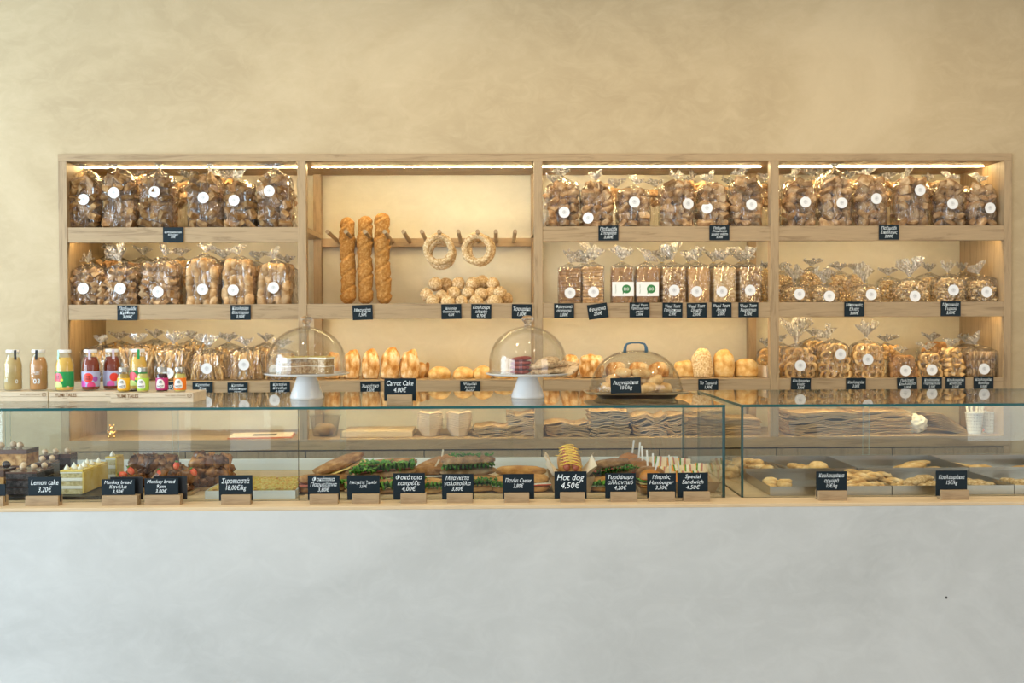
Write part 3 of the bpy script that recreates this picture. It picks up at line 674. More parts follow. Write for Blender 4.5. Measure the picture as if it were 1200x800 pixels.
YF, YR = 4.945, 5.135       # front and rear rows on a shelf
def row(items, zb, where, look, group, Y=YF, rear=False):
    for i, it in enumerate(items):
        kind, cx, w, yf, yt = it[:5]; o = it[5] if len(it) > 5 else {}
        lk = o.get('look', look); pos = ORD[i] + ' from left'
        lab = '%s, %s in %s row, %s' % (lk, pos, 'rear' if rear else 'front', where)
        bag(kind, cx, w, yf, yt, zb, o.get('Y', Y), lab, group, o.get('st'), o.get('tx'), o.get('D'), rear, o.get('tw'))
d = lambda **k: k
# leftmost bay, top shelf
row([('dark', 101, 39, 208, 188, d(st=(99, 234), tx=94)), ('dark', 142, 40, 204, 187, d(st=(134.5, 226), tx=128)), ('dark', 186, 42, 208, 189, d(st=(182, 225), tx=188)),
     ('dark', 242, 43, 206, 194, d(st=(239, 232), tx=252)), ('dark', 283, 38, 215, 201, d(st=(275, 235), tx=278)), ('dark', 323, 42, 207, 189, d(st=(316, 224), tx=322, tw=28))],
    ZA, 'top shelf, leftmost bay', 'bag of dark brown rusks', 'bags of dark rusks')
row([('dark', 168, 34, 208, 199, d(tx=163)), ('mid', 218, 36, 214, 200), ('dark', 262, 34, 212, 200), ('mid', 334, 30, 225, 212)], ZA, 'top shelf, leftmost bay', 'half hidden bag of dark rusks', 'bags of dark rusks', YR, True)
row([('small', 106, 46, 316, 297, d(st=(98.6, 338), tx=97)), ('small', 145, 40, 315, 289, d(st=(142, 338), tx=130)), ('small', 190, 46, 309, 291, d(st=(186, 342), tx=199)),
     ('oval', 240, 42, 306, 287, d(st=(238, 339), look='bag of long oval rusks', tx=242)), ('oval', 281, 40, 306, 290, d(st=(274, 340), look='bag of long oval rusks', tx=277)), ('oval', 323, 40, 312, 295, d(st=(321, 337), look='bag of long oval rusks', tx=317))],
    ZB, 'middle shelf, leftmost bay', 'bag of small tan rusks', 'bags of tan rusks')
row([('small', 131, 44, 305, 288), ('small', 168, 38, 308, 291), ('oval', 212, 36, 308, 292), ('oval', 262, 36, 312, 294), ('oval', 301, 34, 314, 296), ('oval', 337, 26, 312, 300)], ZB, 'middle shelf, leftmost bay', 'half hidden bag of tan rusks', 'bags of tan rusks', YR, True)
row([('twists', 118, 44, 410, 394), ('twists', 161, 42, 408, 393), ('twists', 203, 40, 410, 391, d(st=(198, 437))), ('sticks', 245, 40, 414, 394, d(st=(243, 431.5))), ('sticks', 289, 42, 412, 397, d(st=(286.5, 427))), ('sticks', 331, 36, 414, 398, d(st=(322, 433)))],
    ZC, 'lower shelf, leftmost bay', 'bag of long breadsticks', 'bags of breadsticks')
row([('twists', 140, 42, 402, 390), ('twists', 182, 40, 403, 388), ('twists', 225, 40, 402, 389), ('sticks', 268, 38, 408, 392), ('sticks', 312, 38, 406, 392)], ZC, 'lower shelf, leftmost bay', 'half hidden bag of breadsticks', 'bags of breadsticks', YR, True)
# third bay
row([('mid', 660, 40, 214, 199, d(st=(661, 249), tx=658)), ('mid', 699, 37, 214, 203, d(st=(689, 255.5), tx=697)), ('mid', 742, 40, 221, 208, d(st=(743, 237), tx=748)), ('mid', 793, 42, 213, 202, d(st=(806, 239), tx=793)),
     ('mid', 834, 37, 216, 205, d(st=(828, 244), tx=828)), ('mid', 873, 39, 209, 197, d(st=(880, 240), tx=868))], ZA, 'top shelf, third bay', 'bag of mixed brown rusks', 'bags of brown rusks')
row([('mid', 648, 24, 218, 206), ('mid', 721, 32, 222, 212), ('mid', 768, 34, 222, 211), ('mid', 813, 32, 214, 204, d(tx=806)), ('mid', 853, 30, 220, 208), ('mid', 897, 34, 214, 205)], ZA, 'top shelf, third bay', 'half hidden bag of brown rusks', 'bags of brown rusks', YR, True)
row([('round', 935, 40, 210, 200, d(st=(943, 237), tx=927)), ('round', 977, 40, 209, 184, d(st=(985.6, 238), tx=979, tw=25)), ('round', 1018, 40, 207, 199, d(st=(1026, 233), tx=1016)), ('round', 1066, 42, 208, 202, d(st=(1077, 223), tx=1058)),
     ('round', 1108, 38, 212, 205, d(st=(1115, 239), tx=1113)), ('round', 1146, 38, 217, 205, d(st=(1159, 244), tx=1150))], ZA, 'top shelf, rightmost bay', 'bag of round pale rusks', 'bags of round rusks')
row([('round', 953, 38, 214, 199, d(tw=30)), ('round', 996, 34, 212, 202), ('round', 1041, 32, 212, 204), ('round', 1087, 32, 214, 205)], ZA, 'top shelf, rightmost bay', 'half hidden bag of round rusks', 'bags of round rusks', YR, True)
row([('nugget', 931, 33, 335, 314, d(st=(936, 344.5))), ('nugget', 966, 33, 336, 315, d(st=(971, 347))), ('nugget', 1015, 34, 336, 313, d(st=(1020, 345), tx=1009)), ('nugget', 1067, 38, 330, 307, d(st=(1071, 347), tx=1064)),
     ('nugget', 1111, 38, 326, 309, d(st=(1116, 340))), ('nugget', 1149, 36, 327, 311, d(st=(1155, 342), tx=1142))], ZB, 'middle shelf, rightmost bay', 'plump bag of tiny golden crackers', 'bags of crackers')
row([('nugget', 917, 30, 322, 309), ('nugget', 950, 30, 318, 304), ('nugget', 984, 28, 322, 309), ('nugget', 1003, 26, 322, 311), ('nugget', 1041, 28, 328, 315), ('nugget', 1089, 30, 325, 310), ('nugget', 1128, 28, 324, 309)], ZB, 'middle shelf, rightmost bay', 'half hidden bag of crackers', 'bags of crackers', YR, True)
row([('ring', 935, 40, 408, 375, d(st=(937, 428), tx=931, tw=36)), ('ring', 975, 38, 404, 383, d(st=(984, 415), tx=963, tw=22)), ('ring', 1015, 39, 404, 378, d(st=(1016, 421), tx=1015, tw=20)),
     ('cookie_dk', 1056, 32, 418, 406, d(st=(1060, 434), look='bag of stacked round brown biscuits')), ('ring', 1087, 28, 415, 402, d(st=(1091, 433), look='bag of small ring biscuits')), ('twist', 1115, 26, 407, 398, d(look='bag of twisted golden biscuits')),
     ('biscuit', 1147, 40, 410, 394, d(st=(1152, 432), tx=1137, look='bag of tightly stacked ridged biscuits'))], ZC, 'lower shelf, rightmost bay', 'bag of ring biscuits', 'bags of biscuits')
row([('ring', 915, 26, 406, 392), ('ring', 953, 30, 400, 386), ('twist', 1038, 32, 404, 393), ('cookie_dk', 1092, 34, 401, 392), ('biscuit', 1131, 30, 405, 393)], ZC, 'lower shelf, rightmost bay', 'half hidden bag of biscuits', 'bags of biscuits', YR, True)
bag('nugget', 897, 20, 316, 308, ZB, 5.12, 'narrow bag of crackers seen beside the upright at the end of the third bay', 'bags of crackers')
bag('ring', 898, 20, 410, 398, ZC, 5.14, 'narrow bag of biscuits behind the upright, lower shelf of the third bay', 'bags of biscuits')

# ---- sliced loaves in bags, third bay middle shelf
def loaf_bag(cx, w, yf, yt, tx, look, mat, mode, st=None, Y=YF, i=0, band=False, rear=False):
    s = ppm(Y); zb = ZB; p = at(cx, yf, Y); W = w / s; H = p.z - zb; Dp = 0.10
    rnd = random.Random(i * 5 + 3)
    t = thing('bread_bag', look, 'bag', (p.x, Y, zb), group='bagged sliced loaves')
    if mode == 'v':     # slices lying flat one above another
        n = 11; h = H / n
        b = MB(); rbox(b, -W * .46, W * .46, -Dp * .46, Dp * .46, -h * .46, h * .46, 0.004); me = b.mesh('toast_slice', M[mat])
        for k in range(n): part('toast_slice', me, t, (rnd.uniform(-.0015, .0015), rnd.uniform(-.002, .002), h * (k + .5)))
    else:               # slices standing one behind another
        n = 6; dd = Dp * .92 / n; b = MB(); rbox(b, -W * .46, W * .46, -dd * .48, dd * .48, 0, H * .97, 0.0045); me = b.mesh('toast_slice', M[mat])
        for k in range(n): part('toast_slice', me, t, (0, -Dp * .46 + dd * (k + .5), 0.001))
    b = MB(); rbox(b, -W * .5, W * .5, -Dp * .5, Dp * .5, 0, H * 1.02, 0.006); 
    v, f = [], []; seg = 24; prof = [(H, 1.0), (H + .008, .8), (H + .016, .5), (H + .024, .2), (H + .03, .12)]
    for z, r in prof:
        for k in range(seg):
            a = 2 * PI * k / seg + PI / 4; ca, sa = math.cos(a), math.sin(a); q = (abs(ca) ** 5 + abs(sa) ** 5) ** (-1 / 5)
            v.append((W * .5 * r * q * ca * (1 + .05 * math.sin(7 * a + i)), Dp * .5 * r * q * sa, z))
    for a_ in range(len(prof) - 1):
        for k in range(seg):
            p_, q_ = a_ * seg + k, a_ * seg + (k + 1) % seg; f.append((p_, q_, q_ + seg, p_ + seg))
    b.add(v, f); part('bag_film', b.mesh('bag_film', M['film']), t, (0, 0, .001))
    top = at(tx, yt, Y); T = top.z - zb - H - .028; dx_ = top.x - p.x
    part('gathered_top', TUFT[i % 6], t, (0, 0, H + .028), (0, math.atan2(dx_, T), 0), (.085, .085, T)); part('tie', TIE, t, (0, 0, H + .028))
    if st:
        q = at(st[0], st[1], Y - Dp / 2); part('sticker', STICK, t, (q.x - p.x, -Dp / 2 - .003, q.z - zb), label='round white sticker')
    if band:
        q = at(cx, 338.5, Y - Dp / 2); z = q.z - zb; b = MB(); rbox(b, -W * .505, W * .505, -Dp * .505 - .001, -Dp * .5, z - .034, z + .034, .0003)
        lb = part('paper_band', b.mesh('paper_band', M['wpaper'], False), t, label='white label with a green disc')
        b = MB(); n = 20; gx = W * .16; b.add([(gx + .021 * math.cos(2 * PI * k / n), 0, .021 * math.sin(2 * PI * k / n)) for k in range(n)], [tuple(range(n))]); b.add([(gx - .018, 0, -.012), (gx - .008, 0, -.012), (gx - .018, 0, -.026)], [(0, 1, 2)])
        part('emblem', b.mesh('emblem', M['green'], False), lb, (0, -Dp * .505 - .0016, z))
        part('lettering', text_mesh('BIO', M['wpaper'], .024, .015, shear=0), lb, (gx, -Dp * .505 - .0024, z))
        tm = text_mesh('Ψωμί τοστ', M['green'], .05, .008, shear=0); part('lettering', tm, lb, (-W * .34, -Dp * .505 - .0018, z), (0, -PI / 2, 0))
L_ = ', middle shelf, third bay'
loaf_bag(667, 26, 315, 296, 673, 'leftmost bagged sliced toast with round sticker' + L_, 'toast_dk', 'v', (668, 343), i=1)
loaf_bag(694, 26, 313, 291, 698, 'bagged sliced toast, second from left, round sticker' + L_, 'toast', 'v', (695.5, 342), i=2)
loaf_bag(728.5, 25, 313, 292, 730, 'bagged dark loaf with green and white label, left one' + L_, 'toast_dk', 'h', band=True, i=3)
loaf_bag(757, 26, 313, 297, 763, 'bagged dark loaf with green and white label, right one' + L_, 'toast_dk', 'h', band=True, i=4)
loaf_bag(788, 28, 313, 289, 784, 'bagged loaf crusted with pale oat seeds' + L_, 'seeded', 'h', (790, 340), i=5)
loaf_bag(817, 26, 313, 293, 812, 'bagged brown wholemeal loaf beside the seeded one' + L_, 'toast', 'h', (816.5, 341.5), i=6)
loaf_bag(847, 27, 313, 293, 845, 'bagged pale smooth loaf between two brown ones' + L_, 'sesame', 'h', (846, 341.5), i=7)
loaf_bag(877, 26, 313, 292, 876, 'bagged speckled country loaf at the right end' + L_, 'seeded', 'h', (879, 340), i=8)
for i, cx in enumerate((684, 776, 806, 836, 866)):
    loaf_bag(cx, 22, 314, 297, cx + 2, 'bagged loaf in the rear row, %s from left' % ORD[i] + L_, 'toast', 'h', Y=YR - .03, i=9 + i)

# ================================================================== BREAD ON THE SHELVES
def loafmesh(name, r, mat, seed=0, amp=.07, sub=4, cuts=0, freq=1.6, extra=None, sq=.85):
    b = MB(); blob(b, (0, 0, 0), r, sub, amp, freq, seed, sq)
    if cuts:
        out = []
        for v in b.v:
            u = v[2] / r[2]; ph = u * cuts * PI + v[0] / r[0] * 1.9
            k = 1 - .13 * max(0, math.sin(ph)) ** 6 * (1 if v[1] < 0 else 0)
            out.append((v[0] * (k * .5 + .5), v[1] * k, v[2]))
        b.v = out
    return b.mesh(name, M[mat])
bg_ = [(407.5, 254.5, 17.5, 0), (428, 253, 17.5, 1), (448.5, 249.5, 18, -1.5)]
for i, (cx, yt, w, tl) in enumerate(bg_):
    Y0 = 5.13; s = ppm(Y0); p = at(cx, yt, Y0); H = p.z - ZB
    R1 = w / s / 2; bm_ = MB(); prof_v, prof_f = [], []; NR, NS = 120, 32
    for q in range(NR + 1):
        u = q / NR; z = (u - .5) * H; e = min(u, 1 - u) * H / (R1 * 1.1)
        r0 = R1 * (math.sqrt(max(0.0, 1 - (1 - min(1, e)) ** 2)) * .98 + .02) * (1 + .05 * math.sin(u * 19 + i))
        for k in range(NS):
            a_ = 2 * PI * k / NS; X = math.cos(a_); Yv = math.sin(a_)
            ph = z * 78 - X * 1.9 + i * 2
            gv = max(0, math.sin(ph)) ** 6 * (1 if Yv < .2 else 0)
            rr = r0 * (1 + .05 * noise.noise(Vector((X * 1.5, Yv * 1.5, z * 22 + i * 5)))) * (1 - .16 * gv + .07 * max(0, math.sin(ph + 1.2)) ** 6)
            prof_v.append((X * rr + .003 * math.sin(u * 6 + i), Yv * rr, z))
    for q in range(NR):
        for k in range(NS): c0, c1 = q * NS + k, q * NS + (k + 1) % NS; prof_f.append((c0, c1, c1 + NS, c0 + NS))
    prof_f += [tuple(range(NS))[::-1], tuple(range(NR * NS, NR * NS + NS))]
    bm_.add(prof_v, prof_f); me = bm_.mesh('baguette', M['baguette'])
    solo('baguette', me, 'long seeded baguette standing against the peg rail, %s' % ['leftmost and shortest of three', 'middle one of three', 'rightmost and tallest of three'][i], 'baguette', (at(cx, 300, Y0).x, Y0 + .0, ZB + H / 2 + .002), (math.radians(-1.2), math.radians(tl * .6), i * .3), group='baguettes')
# sesame rings on the pegs
def bread_ring(R1, r, seed):
    b = MB(); pts, rad = [], []
    for k in range(36):
        a = 2 * PI * k / 36; n_ = noise.noise(Vector((math.cos(a) * 1.5, math.sin(a) * 1.5, seed)))
        pts.append((R1 * math.cos(a) * (1 + .06 * n_), .004 * math.sin(2 * a + seed), R1 * math.sin(a) * (1 + .08 * n_))); rad.append(r * (1 + .2 * noise.noise(Vector((math.cos(a) * 2, math.sin(a) * 2, seed + 9)))))
    b.tube(pts, rad, 14, closed=True); return b.mesh('bread_ring', M['sesame'])
for i, (cx, cy, Y0, yaw, lab) in enumerate([(514.5, 292, 5.00, .1, 'front sesame bread ring of the left pair hanging on a peg'), (517, 297.5, 5.06, -.25, 'rear sesame bread ring of the left pair, hanging lower'),
                                    (559, 291.5, 5.00, -.1, 'front sesame bread ring of the right pair hanging on a peg'), (563, 293, 5.06, .35, 'rear sesame bread ring of the right pair, tilted')]):
    p = at(cx, cy, Y0); rr = 0.0615
    solo('bread_ring', bread_ring(rr, .0165, i), lab, 'bread ring', p, (.05, .1 * i, yaw), group='sesame rings')
# round sesame rolls piled on the shelf in bay two
rolls = [(500, 345, 0), (518, 348, 0), (532, 344.5, 1), (549, 343.5, 0), (564, 345, 0), (576, 344.5, 1), (586, 343, 0), (510.5, 333, 2), (522, 334, 3), (537.5, 332, 2), (554, 332.5, 2), (565, 331.5, 3), (578, 332, 2),
         (507, 353, 4), (525, 355, 4), (541, 353.5, 4), (558, 353.5, 4), (580, 354, 4), (594, 350, 3)]
rms = [loafmesh('bread_roll', (.033, .031, .033), 'sesame', i, .05, 3) for i in range(3)]
for i, (cx, cy, k) in enumerate(rolls):
    Y0 = (5.10, 5.13, 5.15, 5.20, 5.045)[k]; p = at(cx, cy, Y0)
    lay = 'top' if cy < 338 else 'middle' if cy < 350 else 'bottom'
    idx = sorted(c[0] for c in rolls if ('top' if c[1] < 338 else 'middle' if c[1] < 350 else 'bottom') == lay).index(cx)
    solo('bread_roll', rms[i % 3], 'round sesame bread roll, %s from left in the %s layer of the pile' % (ORD[idx], lay), 'bread roll', p, (random.uniform(-1, 1), random.uniform(-1, 1), 0), (.95 + .08 * (i % 3),) * 3, group='sesame rolls piled on the middle shelf')
# lower shelf bay two
def stand_loaf(cx, yt, w, mat, lab, Y0=5.0, tilt=0, seed=0, name='bread_loaf', cat='bread', dp=.8, sq=.8, lean=-.12, cuts=0, z0=ZC, grp=None, amp=.06, cut=.6):
    s = ppm(Y0); p = at(cx, yt, Y0); H = p.z - z0; R1 = w / s / 2
    b = MB(); blob(b, (0, 0, 0), (R1, R1 * dp, H * cut), 4, amp, 1.7, seed, sq, flat=-(1 / cut - 1)); me = b.mesh(name, M[mat])
    zs = [v.co.z for v in me.vertices]; k = H / (max(zs) - min(zs)); o_ = min(zs)
    for v in me.vertices: v.co.z = (v.co.z - o_) * k - H / 2
    return solo(name, me, lab, cat, (p.x, Y0, z0 + H / 2), (lean, math.radians(tilt), 0), group=grp)
G = 'loaves on the lower shelf'
for i, (cx, yt, w, tl) in enumerate([(390, 412, 19, 0), (412.5, 409, 20, 1), (434.5, 408, 21, 0), (457.5, 406, 22, 4), (480.5, 408.5, 22, 2)]):
    stand_loaf(cx, yt, w, 'loaf', 'long floured white loaf standing on the lower shelf, %s from left' % ORD[i], 4.99, tl, i, grp=G, cuts=0, amp=.08)
stand_loaf(493, 424, 12, 'loaf', 'narrow loaf leaning behind the floured loaves', 5.06, 14, 8)
stand_loaf(500, 424, 6, 'ciab', 'thin brown breadstick leaning beside the floured loaves', 5.12, 10, 9, name='breadstick')
for i, (cx, yt, w) in enumerate([(515, 429, 27), (543, 429.5, 25), (566, 428, 24), (590, 433, 24), (612, 434, 22)]):
    stand_loaf(cx, yt, w, 'roll', 'round yellow bread roll in the lower shelf line, %s from left' % ORD[i], 5.0, 0, i + 20, 'bread_roll', 'bread roll', .9, .95, 0, grp='yellow rolls', cut=.68)
stand_loaf(668, 415, 21, 'loaf', 'pointed crusty loaf just left of the upright crusty round', 5.03, 12, 31)
stand_loaf(645, 420, 22, 'loaf', 'crusty loaf seen behind the cookie dome', 5.05, 0, 32)
stand_loaf(693, 414, 29, 'loaf', 'large cracked crusty loaf left of the oblong cloche', 4.99, 0, 33, amp=.11)
for i, cx in enumerate((722, 748, 772)):
    stand_loaf(cx, 424, 24, 'loaf', 'low loaf seen behind the oblong cloche, %s from left' % ORD[i], 5.05, 0, 35 + i)
stand_loaf(802, 422, 25, 'roll', 'short domed golden loaf right of the oblong cloche', 5.0, 0, 41, sq=.7)
stand_loaf(822.5, 407.5, 24, 'sesame', 'tall oval sesame loaf, left of the two', 4.97, 0, 42, sq=.85)
stand_loaf(848, 408.5, 25, 'roll', 'tall oval sesame loaf, right of the two', 4.98, 0, 43, sq=.85)
stand_loaf(874, 420, 26, 'roll', 'short golden loaf beside the wooden bread tray edge', 5.0, 0, 44, sq=.6)
t = thing('bread_tray', 'shallow pale wooden tray at the right end of the lower third bay', 'tray', (at(892, 440, 5.08).x, 5.08, ZC))
for x in (-.012, .040):
    b = MB(); rbox(b, x - .004, x + .004, -.16, .16, .006, .055, .001); part('side_board', b.mesh('side_board', M['crate'], False), t)
b = MB(); rbox(b, -.016, .044, -.16, .16, 0, .006, .001); part('tray_bottom', b.mesh('tray_bottom', M['crate'], False), t)
b = MB(); rbox(b, -.0075, .0355, .15, .158, .006, .055, .001); part('end_board', b.mesh('end_board', M['crate'], False), t)
# ================================================================== ON THE GLASS TOP
GTz = GT
def crate(x0px, x1px, Y, topy, lab, txt=True):
    s = ppm(Y); p0 = at(x0px, 465, Y); p1 = at(x1px, 465, Y); W = p1.x - p0.x; H = 0.036; Dp = .17
    t = thing('bottle_crate', lab, 'crate', ((p0.x + p1.x) / 2, Y, GTz), group='upturned pine crates')
    for (a, c) in ((0, .0175), (.0183, H - .004)):
        b = MB(); rbox(b, -W / 2, W / 2, 0, .008, a, c, .001); part('front_slat', b.mesh('front_slat', M['crate'], False), t)
        b = MB(); rbox(b, -W / 2, W / 2, Dp - .008, Dp, a, c, .001); part('rear_slat', b.mesh('rear_slat', M['crate'], False), t)
    for x in (-W / 2, W / 2 - .008):
        b = MB(); rbox(b, x, x + .008, .0085, Dp - .0085, 0, H - .004, .001); part('end_board', b.mesh('end_board', M['crate'], False), t)
    b = MB(); rbox(b, -W / 2, W / 2, 0, Dp, H - .0038, H, .001); part('top_board', b.mesh('top_board', M['crate'], False), t)
    if txt:
        part('lettering', text_mesh('YUMI TALES', M['burnt'], .080, .0125, shear=0, bold=.02), t, (-W / 2 + .062, -.0006, .0245), label='burnt-in brand lettering')
        b = MB(); b.box(-.009, .009, 0, .0004, 0, .0009); part('underline', b.mesh('underline', M['burnt'], False), t, (-W / 2 + .06, -.0006, .0125))
    part('lettering', text_mesh('TRULY GREEK GOODNESS', M['burnt'], .078, .0045, shear=0), t, (W / 2 - .066, -.0006, .0255), label='small burnt-in line of text')
    b = MB(); b.tube([(.0075 * math.cos(k * PI / 8), 0, .0062 * math.sin(k * PI / 8)) for k in range(16)], .0011, 4, closed=True); b.tube([(-.004, 0, .001), (-.002, 0, -.002), (0, 0, .001), (.002, 0, -.002), (.004, 0, .001)], .0008, 4)
    part('emblem', b.mesh('emblem', M['burnt'], False), t, (W / 2 - .014, 0, .0255), label='round burnt-in emblem')
    return t
crate(-42, 56, 3.895, 458, 'pine crate under the two beige juice bottles at far left')
crate(57.5, 156, 3.875, 459, 'middle pine crate with burnt brand lettering')
crate(129.5, 226.5, 3.80, 459, 'front right pine crate carrying four small bottles')
CRZ = GTz + .0365
def juice(name, col, dark=None):
    return mottled(name, [tuple(c * .85 for c in col), col, tuple(min(1, c * 1.1) for c in col)], scale=18, rough=.12, bstr=0, spec=.5)
def label_mat(name, base, spots, text=(0.05, 0.05, 0.05)):
    "printed paper label: coloured discs on a base colour, laid out in the label's own angle/height coordinates"
    m, nt, b_ = nodes_of(name); v = coords(nt, 'Object'); sep = nt.nodes.new('ShaderNodeSeparateXYZ'); nt.links.new(v, sep.inputs[0])
    at2 = nt.nodes.new('ShaderNodeMath'); at2.operation = 'ARCTAN2'; ng = nt.nodes.new('ShaderNodeMath'); ng.operation = 'MULTIPLY'; ng.inputs[1].default_value = -1
    nt.links.new(sep.outputs['Y'], ng.inputs[0]); nt.links.new(sep.outputs['X'], at2.inputs[0]); nt.links.new(ng.outputs[0], at2.inputs[1])
    cb = nt.nodes.new('ShaderNodeCombineXYZ'); mu = nt.nodes.new('ShaderNodeMath'); mu.operation = 'MULTIPLY'; mu.inputs[1].default_value = 0.031
    nt.links.new(at2.outputs[0], mu.inputs[0]); nt.links.new(mu.outputs[0], cb.inputs[0]); nt.links.new(sep.outputs['Z'], cb.inputs[1])
    c = None
    for (x, z, r, col) in spots:
        ds = nt.nodes.new('ShaderNodeVectorMath'); ds.operation = 'DISTANCE'; nt.links.new(cb.outputs[0], ds.inputs[0]); ds.inputs[1].default_value = (x, z, 0)
        lt = nt.nodes.new('ShaderNodeMath'); lt.operation = 'LESS_THAN'; lt.inputs[1].default_value = r; nt.links.new(ds.outputs['Value'], lt.inputs[0])
        c = mix(nt, lt.outputs[0], c if c is not None else base, col)
    if c is not None: nt.links.new(c, b_.inputs['Base Color'])
    else: b_.inputs['Base Color'].default_value = (*base, 1)
    b_.inputs['Roughness'].default_value = .4; return m
M['j1'] = juice('beige_juice', (.52, .38, .17)); M['j2'] = juice('brown_peach_juice', (.50, .25, .10)); M['j3'] = juice('yellow_juice', (.72, .45, .10)); M['j4'] = juice('red_juice', (.22, .035, .015))
M['j5'] = juice('ginger_juice', (.42, .26, .05)); M['j6'] = juice('lime_juice', (.55, .48, .14)); M['j7'] = juice('berry_juice', (.045, .004, .012))
RED, PINK, GRN, LIME, LILAC, YEL = (.78, .05, .03), (.75, .07, .25), (.01, .28, .07), (.62, .78, .25), (.42, .46, .72), (.85, .68, .08)
M['lab_g'] = label_mat('green_red_label', GRN, [(-.014, .052, .018, (.75, .08, .12)), (-.016, .018, .020, LIME), (.002, .043, .005, YEL), (.022, .014, .006, (.8, .6, .45))])
M['lab_r'] = label_mat('lilac_red_label', LILAC, [(0.002, .050, .018, RED), (-.020, .025, .014, (.7, .1, .5)), (.013, .020, .0145, PINK), (.028, .045, .010, (.35, .1, .5))])
M['lab_r2'] = label_mat('lilac_pink_label', LILAC, [(0.018, .050, .016, RED), (.006, .022, .014, (.75, .13, .5))])
def bottle(cx, cy, Y, juice_mat, lab, label_m=None, strip=None, txt=None, rz_=0, zb=None):
    t = thing('juice_bottle', lab, 'bottle', (at(cx, 455, Y).x, Y, CRZ if zb is None else zb), rz_, group='juice bottles on the crates')
    R1 = .0325
    prof = [(0, .001), (.028, .001), (R1, .005), (R1, .092), (.0315, .102), (.0265, .120), (.0215, .134), (.0205, .146)]
    b = MB(); b.lathe(prof, 28); part('bottle_glass', b.mesh('bottle_glass', M['glass']), t)
    pj = [(0, .004), (.027, .004), (R1 - .0016, .008), (R1 - .0016, .092), (.030, .102), (.0252, .118), (.0215, .1275), (0, .1275)]
    b = MB(); b.lathe(pj, 28); part('juice', b.mesh('juice', M[juice_mat], True, 50), t)
    b = MB(); b.lathe([(0, .144), (.0228, .144), (.0245, .146), (.0245, .154), (.023, .1565), (0, .1565)], 28); part('cap', b.mesh('cap', M['white'], True, 40), t, label='white metal cap')
    if label_m:
        b = MB(); b.lathe([(R1 + .0004, .016), (R1 + .0007, .0165), (R1 + .0007, .0735), (R1 + .0004, .074)], 28); part('paper_label', b.mesh('paper_label', M[label_m]), t)
    if strip:
        ang = strip[1]; b = MB(); b.box(-.0045, .0045, -.0254, -.0248, .130, .155); b.box(-.0045, .0045, -.0275, -.0268, .118, .131)
        part('seal_strip', b.mesh('seal_strip', M[strip[0]], False), t, (0, 0, 0), (0, 0, ang))
    for (body, w, h, x, z, mat) in (txt or []):
        me = text_mesh(body, M[mat], w, h, shear=0, bold=.01)
        for v in me.vertices:    # wrap round the bottle
            a = (v.co.x + x) / R1; v.co.x, v.co.y = (R1 + .0012) * math.sin(a), -(R1 + .0012) * math.cos(a)
        part('lettering', me, t, (0, 0, z))
    return t
M['strip_g'] = plain('green_strip', (.02, .35, .10), .4); M['strip_g2'] = plain('pale_green_strip', (.35, .75, .48), .4); M['strip_l'] = plain('lilac_strip', (.62, .55, .70), .4)
bottle(15.5, 408, 3.965, 'j1', 'beige juice bottle with black neck strip, leftmost on the crates', None, ('black', .75), [('ONE\nLOVE', .016, .011, -.013, .040, 'chalk'), ('0', .010, .016, .026, .036, 'chalk')])
bottle(45.5, 408, 3.965, 'j2', 'peach brown juice bottle printed 03 with black strip', None, ('black', .12), [('03', .026, .019, .006, .037, 'chalk'), ('YUMMY\nROOTS', .018, .012, .008, .068, 'chalk')])
bottle(76, 408, 3.93, 'j3', 'yellow juice bottle with green and red label, leftmost coloured one', 'lab_g', ('strip_g2', -.6), [('YUMI\nTALES', .016, .016, -.015, .053, 'black')])
bottle(106.5, 408, 3.95, 'j4', 'dark red juice bottle with red and lilac label, standing clear', 'lab_r', ('strip_l', .2), [('YUMI\nTALES', .020, .015, .002, .050, 'black')])
bottle(131.5, 408, 4.00, 'j4', 'dark red juice bottle partly behind the yellow labelled shot', 'lab_r2', ('strip_l', .55), zb=CRZ)
bottle(162.5, 408, 4.00, 'j3', 'yellow juice bottle with bright green strip behind small bottles', 'lab_g', ('strip_g', .35))
